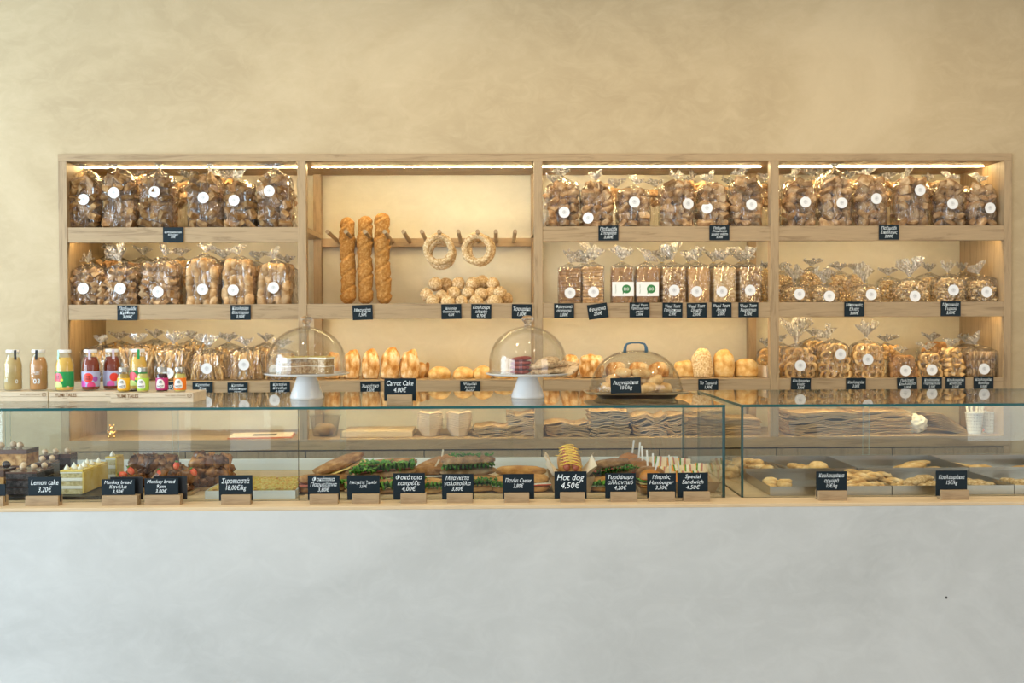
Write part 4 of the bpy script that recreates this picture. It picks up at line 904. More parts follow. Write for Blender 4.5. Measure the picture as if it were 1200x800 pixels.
def shot(cx, Y, jm, lm, lab, word):
    t = thing('juice_shot', lab, 'bottle', (at(cx, 458, Y).x, Y, CRZ), group='small shot bottles on the front crate')
    R1 = .0218; k = 1.0
    b = MB(); b.lathe([(0, .001), (.019, .001), (R1, .004), (R1, .056), (.020, .064), (.0165, .071), (.0165, .076)], 24); part('bottle_glass', b.mesh('bottle_glass', M['glass']), t)
    b = MB(); b.lathe([(0, .003), (.018, .003), (R1 - .0014, .006), (R1 - .0014, .056), (.0185, .063), (.0160, .068), (0, .068)], 24); part('juice', b.mesh('juice', M[jm], True, 50), t)
    b = MB(); b.lathe([(0, .0745), (.0178, .0745), (.0182, .076), (.0182, .090), (.0170, .092), (0, .092)], 24); part('cap', b.mesh('cap', M['steel'], True, 40), t, label='silver screw cap')
    b = MB(); b.lathe([(R1 + .0003, .008), (R1 + .0006, .0084), (R1 + .0006, .052), (R1 + .0003, .0525)], 24); pl = part('paper_label', b.mesh('paper_label', M[lm]), t)
    b = MB(); pts = [(.013, .014), (.015, .022), (.015, .030), (.0125, .040), (.008, .046), (.002, .049)]
    b.add([((R1 + .0012) * math.sin(x * q / 6 / R1), -(R1 + .0012) * math.cos(x * q / 6 / R1), z) for x, z in pts for q in range(-6, 7)], [(r * 13 + c, r * 13 + c + 1, r * 13 + c + 14, r * 13 + c + 13) for r in range(5) for c in range(12)])
    part('label_badge', b.mesh('label_badge', M['wpaper'], False), pl)
    for bd, w, h, z in (('YUMI\nTALES', .014, .010, .038), (word, .024, .008, .022)):
        me = text_mesh(bd, M['black'], w, h, shear=0, bold=.02)
        for v in me.vertices:
            a = v.co.x / R1; v.co.x, v.co.y = (R1 + .0018) * math.sin(a), -(R1 + .0018) * math.cos(a)
        part('lettering', me, pl, (0, 0, z))
M['lab_y'] = label_mat('amber_label', (.85, .45, .02), []); M['lab_l'] = label_mat('lime_label', (.40, .66, .05), []); M['lab_m'] = label_mat('magenta_label', (.45, .015, .16), []); M['lab_o'] = label_mat('orange_label', (.85, .20, .01), [])
shot(145, 3.845, 'j5', 'lab_y', 'small juice shot with amber yellow label', 'SHOT')
shot(167.5, 3.845, 'j6', 'lab_l', 'small juice shot with lime green label', 'ENERGY')
shot(190, 3.85, 'j7', 'lab_m', 'small dark juice shot with magenta label', 'SHOT')
shot(211, 3.845, 'j6', 'lab_o', 'small juice shot with orange label, nearest the crate end', 'SHOT')

def domed_stand(cx, Y, lab, plate_y=438.5):
    s = ppm(Y); x = at(cx, 440, Y).x; zp = at(cx, plate_y, Y - .05).z - GTz
    t = thing('cake_stand', lab, 'cake stand', (x, Y, GTz), group='white cake stands on the glass')
    b = MB(); b.lathe([(0, 0), (.062, 0), (.065, .004), (.0645, .008), (.036, zp - .008), (.034, zp - .006), (0, zp - .006)], 40); part('foot', b.mesh('foot', M['white'], True, 50), t)
    b = MB(); b.lathe([(0, zp - .0055), (.150, zp - .0045), (.162, zp + .001), (.163, zp + .004), (.158, zp + .0045), (.148, zp), (0, zp)], 64); part('plate', b.mesh('plate', M['white'], True, 50), t)
    return t, x, zp
def dome(x, Y, z, R_, H, lab):
    t = thing('glass_dome', lab, 'cake dome', (x, Y, z)); prof = []
    for k in range(15):
        a = k / 14 * PI / 2; prof.append((R_ * math.cos(a) if k < 14 else .014, .045 + (H - .045) * math.sin(a)))
    outer = [(R_ + .001, .0), (R_ + .0005, .02)] + prof
    inner = [(r - .003 if r > .02 else r - .004, h - (.003 if i > 2 else 0)) for i, (r, h) in enumerate(outer)]
    b = MB(); b.lathe(outer + inner[::-1] + [outer[0]], 72); b.f = [f for f in b.f if len(f) == 4]
    part('dome_shell', b.mesh('dome_shell', M['dome']), t)
    b = MB(); b.lathe([(.014, H - .002), (.0125, H + .006), (.012, H + .012), (.021, H + .020), (.024, H + .028), (.020, H + .037), (.010, H + .041), (0, H + .0415)], 28); part('knob', b.mesh('knob', M['domek']), t)
    return t
m, nt, b_ = nodes_of('solid_glass'); b_.inputs['Transmission Weight'].default_value = 1.0; b_.inputs['Roughness'].default_value = 0.0; b_.inputs['IOR'].default_value = 1.3; M['domek'] = m
t, x, zp = domed_stand(359.5, 3.97, 'white cake stand on the glass holding the carrot cake'); dome(x, 3.97, GTz + zp + .0005, .149, .180, 'clear glass dome over the carrot cake')
Yc = 3.97
ck = thing('carrot_cake', 'round carrot cake with white frosting and crumb top under the left dome', 'cake', (x + .003, Yc, GTz + zp + .001))
def wedge_prof(b, R_, z0, z1, a0, a1, n=40, mi=0):
    v = [(0, 0, z0), (0, 0, z1)]; f = []
    for k in range(n + 1):
        a = a0 + (a1 - a0) * k / n; v += [(R_ * math.cos(a), R_ * math.sin(a), z0), (R_ * math.cos(a), R_ * math.sin(a), z1)]
    for k in range(n):
        i = 2 + 2 * k; f += [(i, i + 2, i + 3, i + 1), (0, i + 2, i), (1, i + 1, i + 3)]
    f += [(0, 2, 3, 1), (0, 1, 2 * n + 3, 2 * n + 2)]
    b.add(v, f, mi)
A0, A1 = math.radians(-38), math.radians(232)
b = MB(); wedge_prof(b, .100, 0, .028, A0, A1); part('sponge_layer', b.mesh('sponge_layer', M['carrot_cake'], False), ck)
b = MB(); wedge_prof(b, .1005, .028, .0305, A0, A1); part('cream_layer', b.mesh('cream_layer', M['cream'], False), ck)
b = MB(); wedge_prof(b, .100, .0305, .056, A0, A1); part('sponge_layer', b.mesh('sponge_layer', M['carrot_cake'], False), ck)
b = MB(); wedge_prof(b, .103, .056, .062, A0, A1); wedge_prof(b, .103, .044, .056, math.radians(205), A1, 12); part('frosting', b.mesh('frosting', M['cream'], False), ck)
b = MB(); v0, f0 = _ICO[1]
for k in range(420):
    a = random.uniform(A0, A1); r = .099 * math.sqrt(random.random()); e = random.uniform(.0015, .0035)
    b.add([(r * math.cos(a) + p[0] * e, r * math.sin(a) + p[1] * e, .0625 + p[2] * e) for p in v0], f0)
part('crumb_topping', b.mesh('crumb_topping', M['crumble'], False), ck, kind='stuff')
# frosted front face where slices were taken
t, x, zp = domed_stand(618.5, 3.955, 'white cake stand on the glass holding the cookies'); dome(x, 3.955, GTz + zp + .0005, .149, .182, 'clear glass dome over the cookies')
Yc = 3.93; z0 = GTz + zp + .0015
rc = chunk(5, (.034, .034, .0085), .9, .06, 'redc', 'cookie', 2.2); oc = [chunk(i + 6, (.047, .042, .011), .9, .07, 'oat', 'cookie', 2.2) for i in range(3)]
for i in range(4):
    solo('cookie', rc, 'dark red cookie, %s from the bottom of the stack under the right dome' % ORD[i], 'cookie', (at(609, 436, Yc).x + .002 * i, Yc - .02, z0 + .0085 + i * .0165), (0, .03 * i, i), group='dark red cookies')
for i, (px, py, a, bx) in enumerate([(634, 434, .1, .0), (655, 434.5, -.1, .3), (631, 428.5, -.12, .9), (650, 429, .3, 1.4), (641, 423.5, .1, 2), (664, 432, .6, .5)]):
    p = at(px, py, Yc - .01 + .02 * (i % 2)); solo('cookie', oc[i % 3], ['nearest low oat cookie', 'low oat cookie at right', 'second layer oat cookie at left', 'second layer oat cookie at right', 'topmost oat cookie', 'leaning oat cookie at the plate edge'][i] + ' with chocolate chips under the right dome', 'cookie', (p.x, p.y, max(p.z, z0 + .011)), (a, bx * .12, i * 1.1), group='oat cookies')
# oblong cloche
Yc = 3.955; xc = at(745, 460, Yc).x
t = thing('serving_tray', 'oblong steel and black serving tray on the glass under the plastic cloche', 'tray', (xc, Yc, GTz))
def slab(hx, hy, z0, z1, ix=0, iy=0, n=8, e=5):
    b = MB(); v, f = [], []; seg = 48
    for (sx, sy, z) in ((hx - ix, hy - iy, z0), (hx, hy, z1)):
        for k in range(seg):
            a = 2 * PI * k / seg; ca, sa = math.cos(a), math.sin(a); q = (abs(ca) ** e + abs(sa) ** e) ** (-1 / e); v.append((sx * q * ca, sy * q * sa, z))
    for k in range(seg): f.append((k, (k + 1) % seg, (k + 1) % seg + seg, k + seg))
    f += [tuple(range(seg))[::-1], tuple(range(seg, 2 * seg))]; return b.add(v, f)
part('tray_base', slab(.160, .105, 0, .017, .018, .012).mesh('tray_base', M['black'], True, 40), t)
part('tray_rim', slab(.198, .135, .0172, .0225, .006, .004).mesh('tray_rim', M['steel'], True, 40), t)
zt = GTz + .023
cl = thing('cloche', 'oblong smoky clear cloche with blue grey handle', 'cake dome', (xc, Yc, zt))
b = MB(); seg = 64; v, f = [], []
prof = [(1.0, 0), (.985, .02), (.95, .045), (.88, .075), (.77, .105), (.62, .130), (.42, .148), (.2, .157), (.05, .158)]
def cl_ring(r, z, off):
    return [((.182 * r - off) * math.cos(2 * PI * k / seg), (.122 * r - off) * math.sin(2 * PI * k / seg), z - off * .6) for k in range(seg)]
rings = [cl_ring(r, z, 0) for r, z in prof] + [cl_ring(r, z, .003) for r, z in prof[::-1]]
for rg in rings: v += rg
nr = len(rings)
for i in range(nr):
    for k in range(seg):
        f.append((i * seg + k, i * seg + (k + 1) % seg, ((i + 1) % nr) * seg + (k + 1) % seg, ((i + 1) % nr) * seg + k))
b.add(v, f); part('cloche_shell', b.mesh('cloche_shell', M['plastic']), cl)
b = MB(); b.lathe([(1.0, -.0002), (1.06, -.0002), (1.06, .003), (1.0, .003)], 64, sx=.182, sy=.122); part('cloche_rim', b.mesh('cloche_rim', M['plastic']), cl)
pts = [(-.042, 0, .148), (-.040, 0, .170), (-.034, 0, .182), (-.015, 0, .187), (.015, 0, .187), (.034, 0, .182), (.040, 0, .170), (.042, 0, .148)]
b = MB(); b.tube(pts, [.0075, .006, .0045, .0035, .0035, .0045, .006, .0075], 10); part('handle', b.mesh('handle', M['blueg']), cl, label='blue grey handle')
pm = [chunk(i + 80, (.040, .026, .017), .9, .12, 'pastry', 'pastry', 1.8) for i in range(4)]
k = 0
for (dx_, dy_, dz_) in [(-.10, .0, 0), (-.05, -.03, 0), (.0, .02, 0), (.05, -.03, 0), (.10, 0, 0), (-.08, .04, .028), (-.02, .03, .03), (.04, .03, .028), (.075, -.01, .026), (.02, -.01, .052), (-.045, .02, .055)]:
    solo('cheese_pastry', pm[k % 4], 'golden pastry under the oblong cloche, ' + ['leftmost at the bottom', 'second from left at the bottom', 'in the middle of the bottom layer', 'second from right at the bottom', 'rightmost at the bottom', 'leftmost of the second layer', 'second from left of the second layer', 'second from right of the second layer', 'rightmost of the second layer', 'right one on top', 'left one on top'][k], 'pastry', (xc + dx_, Yc + dy_, zt + .0165 + dz_), (random.uniform(-.2, .2), random.uniform(-.2, .2), random.uniform(0, 3)), group='pastries under the oblong cloche'); k += 1
p = at(734, 449, Yc - .150)
t = thing('price_card', 'black chalk price card leaning against the oblong cloche', 'sign', (p.x, Yc - .135, GTz + .0228))
bd = board(t, 36 / ppm(3.81), 18.5 / ppm(3.81), 'Λυχναράκια\n15€/kg', 0, 0, 19 / ppm(3.81) / 2 + .001); bd.rotation_euler = (-.12, -.03, 0)

# ================================================================== IN THE LEFT CASE
def gx(px, Y, py=570): return at(px, py, Y).x
CB = CT + .002
def slab_thing(x0, x1, y0, y1, lab, mat='black', h=.012, name='cake_board', cat='tray'):
    b = MB(); rbox(b, x0, x1, y0, y1, 0, h, .002); o = solo(name, b.mesh(name, M[mat], False), lab, cat, (0, 0, CT + .0005)); return h + CT + .001
xa, xb = gx(-40, 3.66), gx(66, 3.66)
za = slab_thing(xa, xb - .012, 3.615, 3.93, 'black cake board under the chocolate cakes')
zb_ = slab_thing(gx(68, 3.66), gx(140, 3.66) - .05, 3.615, 3.95, 'black cake board under the lemon cake')
def layered(nm, lab, cat, x0, x1, y0, y1, z0, H, spec, kisses=None, kmat='cream', top=None, rz_=0, kr=.009):
    "spec: list of (part name, fraction, material)"
    t = thing(nm, lab, cat, ((x0 + x1) / 2, (y0 + y1) / 2, z0), rz_); hx, hy = (x1 - x0) / 2, (y1 - y0) / 2; z = 0.0
    for i, (pn, fr, mt) in enumerate(spec):
        b = MB(); e = .0 if 'cream' in pn else .0012; rbox(b, -hx + e, hx - e, -hy + e, hy - e, z, z + H * fr - .0002, .0015); part(pn, b.mesh(pn, M[mt], False), t); z += H * fr
    if top:
        b = MB(); rbox(b, -hx - .0, hx + .003, -hy, hy + .003, H, H + .006, .002); rbox(b, hx, hx + .005, -hy, hy + .003, 0.002, H, .002); part('icing', b.mesh('icing', M[top], False), t)
    if kisses:
        bm_ = MB(); bm_.lathe([(0, 0), (kr, 0), (kr * 1.1, kr * .4), (kr * .8, kr), (kr * .35, kr * 1.7), (0, kr * 2.3)], 12) if kmat == 'cream' else blob(bm_, (0, 0, kr), (kr, kr, kr), 2, .15, 2.5)
        km = bm_.mesh('kiss', M[kmat])
        for (u, w) in kisses: part('meringue_kiss' if kmat == 'cream' else 'praline_ball', km, t, (u * hx, w * hy, H + (.006 if top else 0.0)))
    return t
SPL = [('sponge_layer', .24, 'sponge'), ('cream_layer', .14, 'cream'), ('sponge_layer', .22, 'sponge'), ('cream_layer', .14, 'cream'), ('sponge_layer', .20, 'sponge'), ('cream_layer', .06, 'cream')]
layered('lemon_cake', 'long lemon cake with yellow icing, sponge layers and meringue kisses', 'cake', gx(71, 3.66), gx(97, 3.66), 3.655, 3.885, zb_, .079, SPL, [(-.55, -.85), (-.0, -.7), (.55, -.75), (-.5, -.35), (.4, -.3), (0, 0), (.5, .2), (-.3, .5), (.5, .75)], 'cream', 'lemon')
layered('lemon_cake', 'second lemon cake piece standing behind the long one', 'cake', gx(124, 3.96), gx(136, 3.96), 3.955, 4.03, CT + .001, .100, SPL, [(0, -.4)], 'cream', 'lemon')
CHL = [('sponge_layer', .29, 'chocs'), ('cream_layer', .06, 'choc'), ('sponge_layer', .28, 'chocs'), ('cream_layer', .06, 'choc'), ('sponge_layer', .23, 'chocs'), ('glaze', .08, 'chocb')]
layered('chocolate_cake', 'black layered chocolate cake at the front with praline balls', 'cake', gx(7, 3.66), gx(44, 3.66), 3.655, 3.80, za, .080, CHL, [(-.3, -.3), (.3, -.1), (.75, .3), (-.7, .5)], 'beige', kr=.011)
layered('chocolate_cake', 'dark chocolate glazed cake block left of the lemon cake', 'cake', gx(40, 3.82), gx(60, 3.82), 3.82, 3.90, CT + .014, .090, [('sponge_layer', .9, 'choc'), ('glaze', .1, 'chocb')], [(-.4, -.3), (.5, .2)], 'beige', kr=.011)
for i, (a, c, yy, lb) in enumerate([(45, 55, 3.96, 'left'), (57, 68, 3.98, 'middle'), (70, 83, 4.0, 'right')]):
    layered('chocolate_slice', 'tall chocolate slice behind the front cakes, %s of three' % lb, 'cake', gx(a, yy), gx(c, yy), yy, yy + .07, CT + .001, .112, [('sponge_layer', .85, 'choc'), ('glaze', .15, 'chocb')], [(0, -.3)], 'beige', kr=.011)
layered('caramel_cake', 'caramel cake with chocolate glaze at the far left rear', 'cake', gx(-12, 4.02), gx(32, 4.02), 4.02, 4.13, CT + .001, .128, [('sponge_layer', .45, 'caramel'), ('cream_layer', .06, 'chocb'), ('sponge_layer', .35, 'caramel'), ('glaze', .14, 'chocb')], [(-.6, -.4), (-.1, .1), (.4, -.3)], 'beige', kr=.013)
layered('chocolate_slice', 'brown chocolate cake cut off by the left edge', 'cake', gx(-20, 3.70), gx(5, 3.70), 3.70, 3.80, za, .080, [('sponge_layer', .7, 'caramel'), ('glaze', .3, 'chocb')], [(-.2, -.4), (.6, 0)], 'choc', kr=.014)
# monkey breads
lm = [chunk(i + 90, (.021, .017, .018), .6, .34, 'monkey', 'bread_lump', 2.6) for i in range(5)]
stm = MB()
for k in range(1): blob(stm, (0, 0, 0), (.0115, .011, .017), 2, .04)
for v in range(len(stm.v)):
    x_, y_, z_ = stm.v[v]; q = 1 - .35 * max(0, z_ / .017); stm.v[v] = (x_ * q, y_ * q, z_)
STRAW = stm.mesh('strawberry', M['straw'])
lf = MB(); lf.lathe([(0, .002), (.008, 0), (.003, .003), (0, .004)], 5); LEAFM = lf.mesh('leaf', M['herb'])
def monkey(cx, w, yt, Y, lab, straws=(), z0=None):
    s = ppm(Y); x = gx(cx, Y); zb = (CT + .014) if z0 is None else z0; H = at(cx, yt, Y).z - zb; W = w / s
    b = MB(); rbox(b, -W * .5, W * .5, -.07, .07, -.0125, -.0005, .002)
    solo('cake_board', b.mesh('cake_board', M['kraft'], False), 'kraft board under the ' + lab, 'tray', (x, Y, zb))
    t = thing('monkey_bread', lab, 'cake', (x, Y, zb), group='glazed monkey breads')
    core = MB(); blob(core, (0, 0, H * .42), (W * .42, .055, H * .42), 3, .1, 2, 3, .8); part('core', core.mesh('core', M['monkey']), t)
    nx = max(2, round(W / .038)); nz = max(2, round(H / .034)); rnd = random.Random(int(cx))
    for k in range(nz):
        lim = 1.0 if k < nz - 1 else .85
        for i in range(nx):
            for j in range(3):
                X = ((i + .5) / nx - .5) * (W - .012) * lim; yy = (-.048, 0, .048)[j]
                part('bread_lump', lm[rnd.randrange(5)], t, (X + rnd.uniform(-.006, .006), yy + rnd.uniform(-.008, .008), .018 + (H - .036) * k / max(1, nz - 1) + rnd.uniform(-.006, .008)), (rnd.uniform(0, 6), rnd.uniform(0, 6), 0), (rnd.uniform(.9, 1.25),) * 3)
    for (px, py, a) in straws:
        q = at(px, py, Y - .06); sb = part('strawberry', STRAW, t, (q.x - x, -.062, q.z - zb), (.3, a, 0)); part('leaf', LEAFM, sb, (0, 0, .015))
monkey(180, 56, 537, 3.92, 'monkey bread behind, left of the taller chocolate one')
monkey(247, 46, 535, 3.86, 'tall glazed monkey bread left of the syrup tray')
monkey(208, 46, 552, 3.76, 'front monkey bread topped with strawberries', [(207, 545, .2), (227, 552.5, -.5), (188, 554, -.4)])
monkey(155, 26, 556, 3.76, 'small monkey bread with strawberries behind its sign', [(153.5, 551, -.5), (144, 555.5, -1.3)])
# steel tray with syrup pastry
x0, x1 = gx(240, 3.61), gx(346, 3.61)
def steel_tray(x0, x1, y0, y1, h, lab, mat='steel', th=.0022, grp=None, z0=None):
    t = thing('steel_tray', lab, 'tray', ((x0 + x1) / 2, (y0 + y1) / 2, CT + .001 if z0 is None else z0), group=grp); hx, hy = (x1 - x0) / 2, (y1 - y0) / 2
    b = MB(); b.box(-hx, hx, -hy, hy, 0, th); part('tray_floor', b.mesh('tray_floor', M[mat], False), t)
    for (a, c, d_, e) in ((-hx, hx, -hy, -hy + th), (-hx, hx, hy - th, hy), (-hx, -hx + th, -hy + th, hy - th), (hx - th, hx, -hy + th, hy - th)):
        b = MB(); b.box(a, c, d_, e, th, h); part('tray_wall', b.mesh('tray_wall', M[mat], False), t)
    return t
steel_tray(x0, x1, 3.61, 3.93, .028, 'shallow white metal tray full of syrup pastry', 'offw')
b = MB(); rbox(b, x0 + .006, x1 - .006, 3.618, 3.92, CT + .004, CT + .030, .004)
v0, f0 = _ICO[1]
for k in range(1500):
    e = random.uniform(.003, .0065); c = (random.uniform(x0 + .012, x1 - .012), random.uniform(3.623, 3.915), CT + .031)
    q = Matrix.Rotation(random.uniform(0, 6), 3, 'Z'); b.add([tuple(Vector(c) + q @ Vector((p[0] * e * 1.5, p[1] * e, p[2] * e * .6))) for p in v0], f0)
o = solo('syrup_pastry', b.mesh('syrup_pastry', M['crumble'], False), 'golden nutty syrup pastry filling the shallow white tray', 'pastry'); o['kind'] = 'stuff'
# white liner sheets in the middle of the case
b = MB(); b.box(gx(352, 3.6), gx(846, 3.6), 3.60, 4.30, 0, .003)
solo('tray_liner', b.mesh('tray_liner', M['top'], False), 'pale wooden display board under the sandwiches', 'board', (0, 0, CT + .0005))
SB_ = CT + .004
# ---- sandwiches
def ruffle(L, w, amp, mat, name, seed, n=46, mrow=5):
    b = MB(); v, f = [], []
    for i in range(n):
        u = i / (n - 1)
        for j in range(mrow):
            q = j / (mrow - 1) - .5; e = abs(q) * 2
            v.append(((u - .5) * L + .004 * math.sin(9 * q + seed), q * w * (1 + .15 * math.sin(u * 30 + seed)), amp * e * (math.sin(u * L * 420 + seed + q * 3) + .6 * math.sin(u * L * 900 + seed * 2)) + amp * .3 * noise.noise(Vector((u * 20, q * 5, seed)))))
    for i in range(n - 1):
        for j in range(mrow - 1): p = i * mrow + j; f.append((p, p + mrow, p + mrow + 1, p + 1))
    nn = len(v); v2 = [(x, y, z - .0012) for x, y, z in v]; f2 = [q[::-1] for q in f]
    b.add(v, f); b.add(v2, f2); return b.mesh(name, M[mat])
def sandwich(lab, cx, w, ytop, ybot, Y, mat, fill, yaw=0, wd=.075, tilt=0, grp='sandwiches in the display case', green='lettuce', roll=0, sq=.8, name='sandwich', stick=False):
    s = ppm(Y); L = w / s; z1, z0 = at(cx, ytop, Y).z, max(SB_, at(cx, ybot, Y).z); H = z1 - z0; x = gx(cx, Y, (ytop + ybot) / 2)
    t = thing(name, lab, 'sandwich', (x, Y, z0), yaw, group=grp); t.rotation_euler = (roll, tilt, yaw)
    seed = int(cx) % 17
    fz = H * .46
    b = MB(); blob(b, (0, 0, H * .22), (L / 2, wd / 2, H * .24), 4, .05, 2.2, seed, sq, flat=-.95); part('bottom_bun', b.mesh('bottom_bun', M[mat]), t)
    b = MB(); blob(b, (0, .004, H * .74), (L / 2 * .99, wd / 2 * .97, H * .26), 4, .06, 2.2, seed + 4, sq); part('top_bun', b.mesh('top_bun', M[mat]), t)
    z = fz
    for fl in fill:
        if fl == 'green':
            part('lettuce' if green == 'lettuce' else 'rocket', ruffle(L * .96, wd * 1.16, .009 if green == 'lettuce' else .007, green, 'lettuce', seed), t, (0, -.006, z + .003)); z += .004
            part('lettuce' if green == 'lettuce' else 'rocket', ruffle(L * .9, wd * 1.1, .008, green, 'lettuce', seed + 3), t, (.004, -.008, z + .006)); z += .003
        elif fl in ('ham', 'cheese', 'tomato', 'egg'):
            b = MB(); n = max(2, int(L / .045))
            for k in range(n):
                rbox(b, -L * .46 + k * L * .92 / n, -L * .46 + (k + 1.05) * L * .92 / n, -wd * .54, wd * .5, z - .001 + .001 * (k % 2), z + .0025 + .001 * (k % 2), .001)
            part(fl, b.mesh(fl, M[fl], False), t); z += .0035
    if stick:
        b = MB(); b.box(-.003, .003, -.001, .001, H * .5, H + .035); part('pick', b.mesh('pick', M['stick'], False), t, (0, 0, 0), (0, .5, 0))
    return t
sandwich('brown ciabatta sandwich at the far left beside the glass joint', 366, 34, 556, 583, 3.72, 'ciab', ['ham'], .2, .08)
sandwich('seeded brown focaccia lying on top, just left of the lettuce baguettes', 402, 62, 536, 558, 3.86, 'ciab', ['cheese'], .5, .10, tilt=-.30)
sandwich('lower focaccia sandwich with ham behind the first signs', 390, 44, 556, 582, 3.76, 'ciab', ['ham', 'green'], .4, .09)
sandwich('upper baguette sandwich with curly lettuce and ham', 451, 78, 538, 560, 3.78, 'ciab', ['ham', 'green', 'green'], -.05, .075, tilt=-.10)
sandwich('lower baguette sandwich with lettuce and cheese', 446, 84, 562, 582, 3.70, 'ciab', ['cheese', 'green', 'green'], .05, .08)
sandwich('upper focaccia sandwich with wooden pick', 514, 52, 537, 558, 3.90, 'ciab', ['egg'], .35, .10, tilt=-.32, stick=True)
sandwich('middle focaccia sandwich on a wooden pick', 500, 44, 546, 566, 3.80, 'ciab', ['egg'], .2, .09, stick=True)
sandwich('lower focaccia sandwich square cut at the front', 502, 34, 560, 583, 3.69, 'panini', ['egg', 'green'], .1, .07)
sandwich('upper dark rye baguette sandwich with rocket', 549, 64, 534, 557, 3.74, 'rye', ['green'], -.03, .07, green='herb', tilt=-.05)
sandwich('lower dark rye baguette sandwich with rocket', 553, 60, 556, 583, 3.72, 'panini', ['cheese', 'green'], .05, .08, green='herb')
sandwich('folded golden panini at the back left', 610, 60, 546, 568, 3.80, 'panini', ['cheese'], -.1, .09)
sandwich('folded golden panini with tomato at the right end', 626, 36, 556, 582, 3.72, 'panini', ['tomato', 'egg'], .15, .09)
sandwich('folded golden panini with cheese at the left end', 594, 34, 558, 583, 3.70, 'panini', ['egg', 'green'], -.1, .08)
sandwich('wholegrain sandwich on top of the pair right of the hot dog', 716, 50, 538, 560, 3.78, 'rye', ['green', 'ham'], .15, .09, green='herb', tilt=-.12)
sandwich('wholegrain sandwich below in the pair right of the hot dog', 713, 50, 558, 582, 3.72, 'panini', ['egg', 'green'], .1, .09)
# rocket and lettuce tufts showing on top
def leafy(cx, cy, w, Y, mat, lab, n=26, amp=.012):
    s = ppm(Y); p = at(cx, cy, Y); b = MB(); rnd = random.Random(int(cx))
    for k in range(n):
        x_ = rnd.uniform(-.5, .5) * w / s; a = rnd.uniform(0, 6.28); L = rnd.uniform(.5, 1) * amp; e = .35 * L
        c = Vector((x_, rnd.uniform(-.02, .02), rnd.uniform(-.3, .3) * amp)); dr = Vector((math.cos(a), .5 * math.sin(a), rnd.uniform(-.1, .9))).normalized(); sd = Vector((-math.sin(a), math.cos(a), .3)).normalized()
        q = [c, c + dr * L * .5 + sd * e, c + dr * L, c + dr * L * .5 - sd * e]; o_ = Vector((0, 0, .0008)); b.add(q + [z_ + o_ for z_ in q], [(0, 1, 2, 3), (7, 6, 5, 4)])
        m_ = c + dr * L * .5; b.tube([c, m_ + Vector((0, 0, e * .6)), c + dr * L], .0018, 4)
    o = solo('salad_leaves', b.mesh('salad_leaves', M[mat], False), lab, 'salad', p); o['kind'] = 'stuff'
leafy(452, 543, 64, 3.742, 'lettuce', 'curly green lettuce spilling from the upper baguette', 90, .020)
leafy(427, 550, 26, 3.735, 'lettuce', 'curly green lettuce at the left end of the upper baguette', 50, .020)
leafy(480, 562, 44, 3.66, 'lettuce', 'lettuce spilling from the lower baguette', 50, .014)
leafy(552, 533.5, 50, 3.74, 'herb', 'rocket leaves on top of the rye baguette', 70, .012)
leafy(565, 562, 36, 3.675, 'herb', 'rocket leaves in the lower rye baguette', 60, .012)
leafy(739, 548, 16, 3.735, 'herb', 'rocket leaves at the end of the wholegrain sandwich', 26, .012)
# hot dog in its paper
Y0 = 3.76; x = gx(668, Y0)
def boat(x, Y0, w, dp, h, lab, mat='kraft', name='paper_boat', fl=.25, grp=None):
    b = MB(); th = .0012
    def ring(k, z, off): return [(-w / 2 * k - off, -dp / 2 * k - off, z), (w / 2 * k + off, -dp / 2 * k - off, z), (w / 2 * k + off, dp / 2 * k + off, z), (-w / 2 * k - off, dp / 2 * k + off, z)]
    rs = [ring(1, 0, 0), ring(1 + fl, h, 0), ring(1 + fl, h, -th), ring(1, th, -th)]; v = sum(rs, []); f = [(3, 2, 1, 0), (12, 13, 14, 15)]
    for i in range(3):
        for k in range(4): f.append((i * 4 + k, i * 4 + (k + 1) % 4, (i + 1) * 4 + (k + 1) % 4, (i + 1) * 4 + k))
    b.add(v, f); return solo(name, b.mesh(name, M[mat], False), lab, 'paper tray', (x, Y0, SB_), group=grp)
boat(x, Y0, .13, .17, .06, 'kraft paper boat holding the hot dog')
b = MB(); n = 12; v, f = [], []
for i in range(n):
    u = i / (n - 1) - .5
    for j in range(9):
        q = j / 8 * 2 - 1; v.append((q * .085 * (1 + .1 * math.sin(i * 1.7)), u * .17, .01 + .095 * abs(q) ** 1.5 * (1 + .22 * math.sin(i * 1.3 + q * 4))))
for i in range(n - 1):
    for j in range(8): p = i * 9 + j; f.append((p, p + 1, p + 10, p + 9))
b.add(v, f); b.add([(x_, y_, z_ - .001) for x_, y_, z_ in v], [q[::-1] for q in f]); solo('paper_sheet', b.mesh('paper_sheet', M['kraftw']), 'crumpled pale greaseproof paper round the hot dog', 'paper', (x, Y0, SB_ + .005))
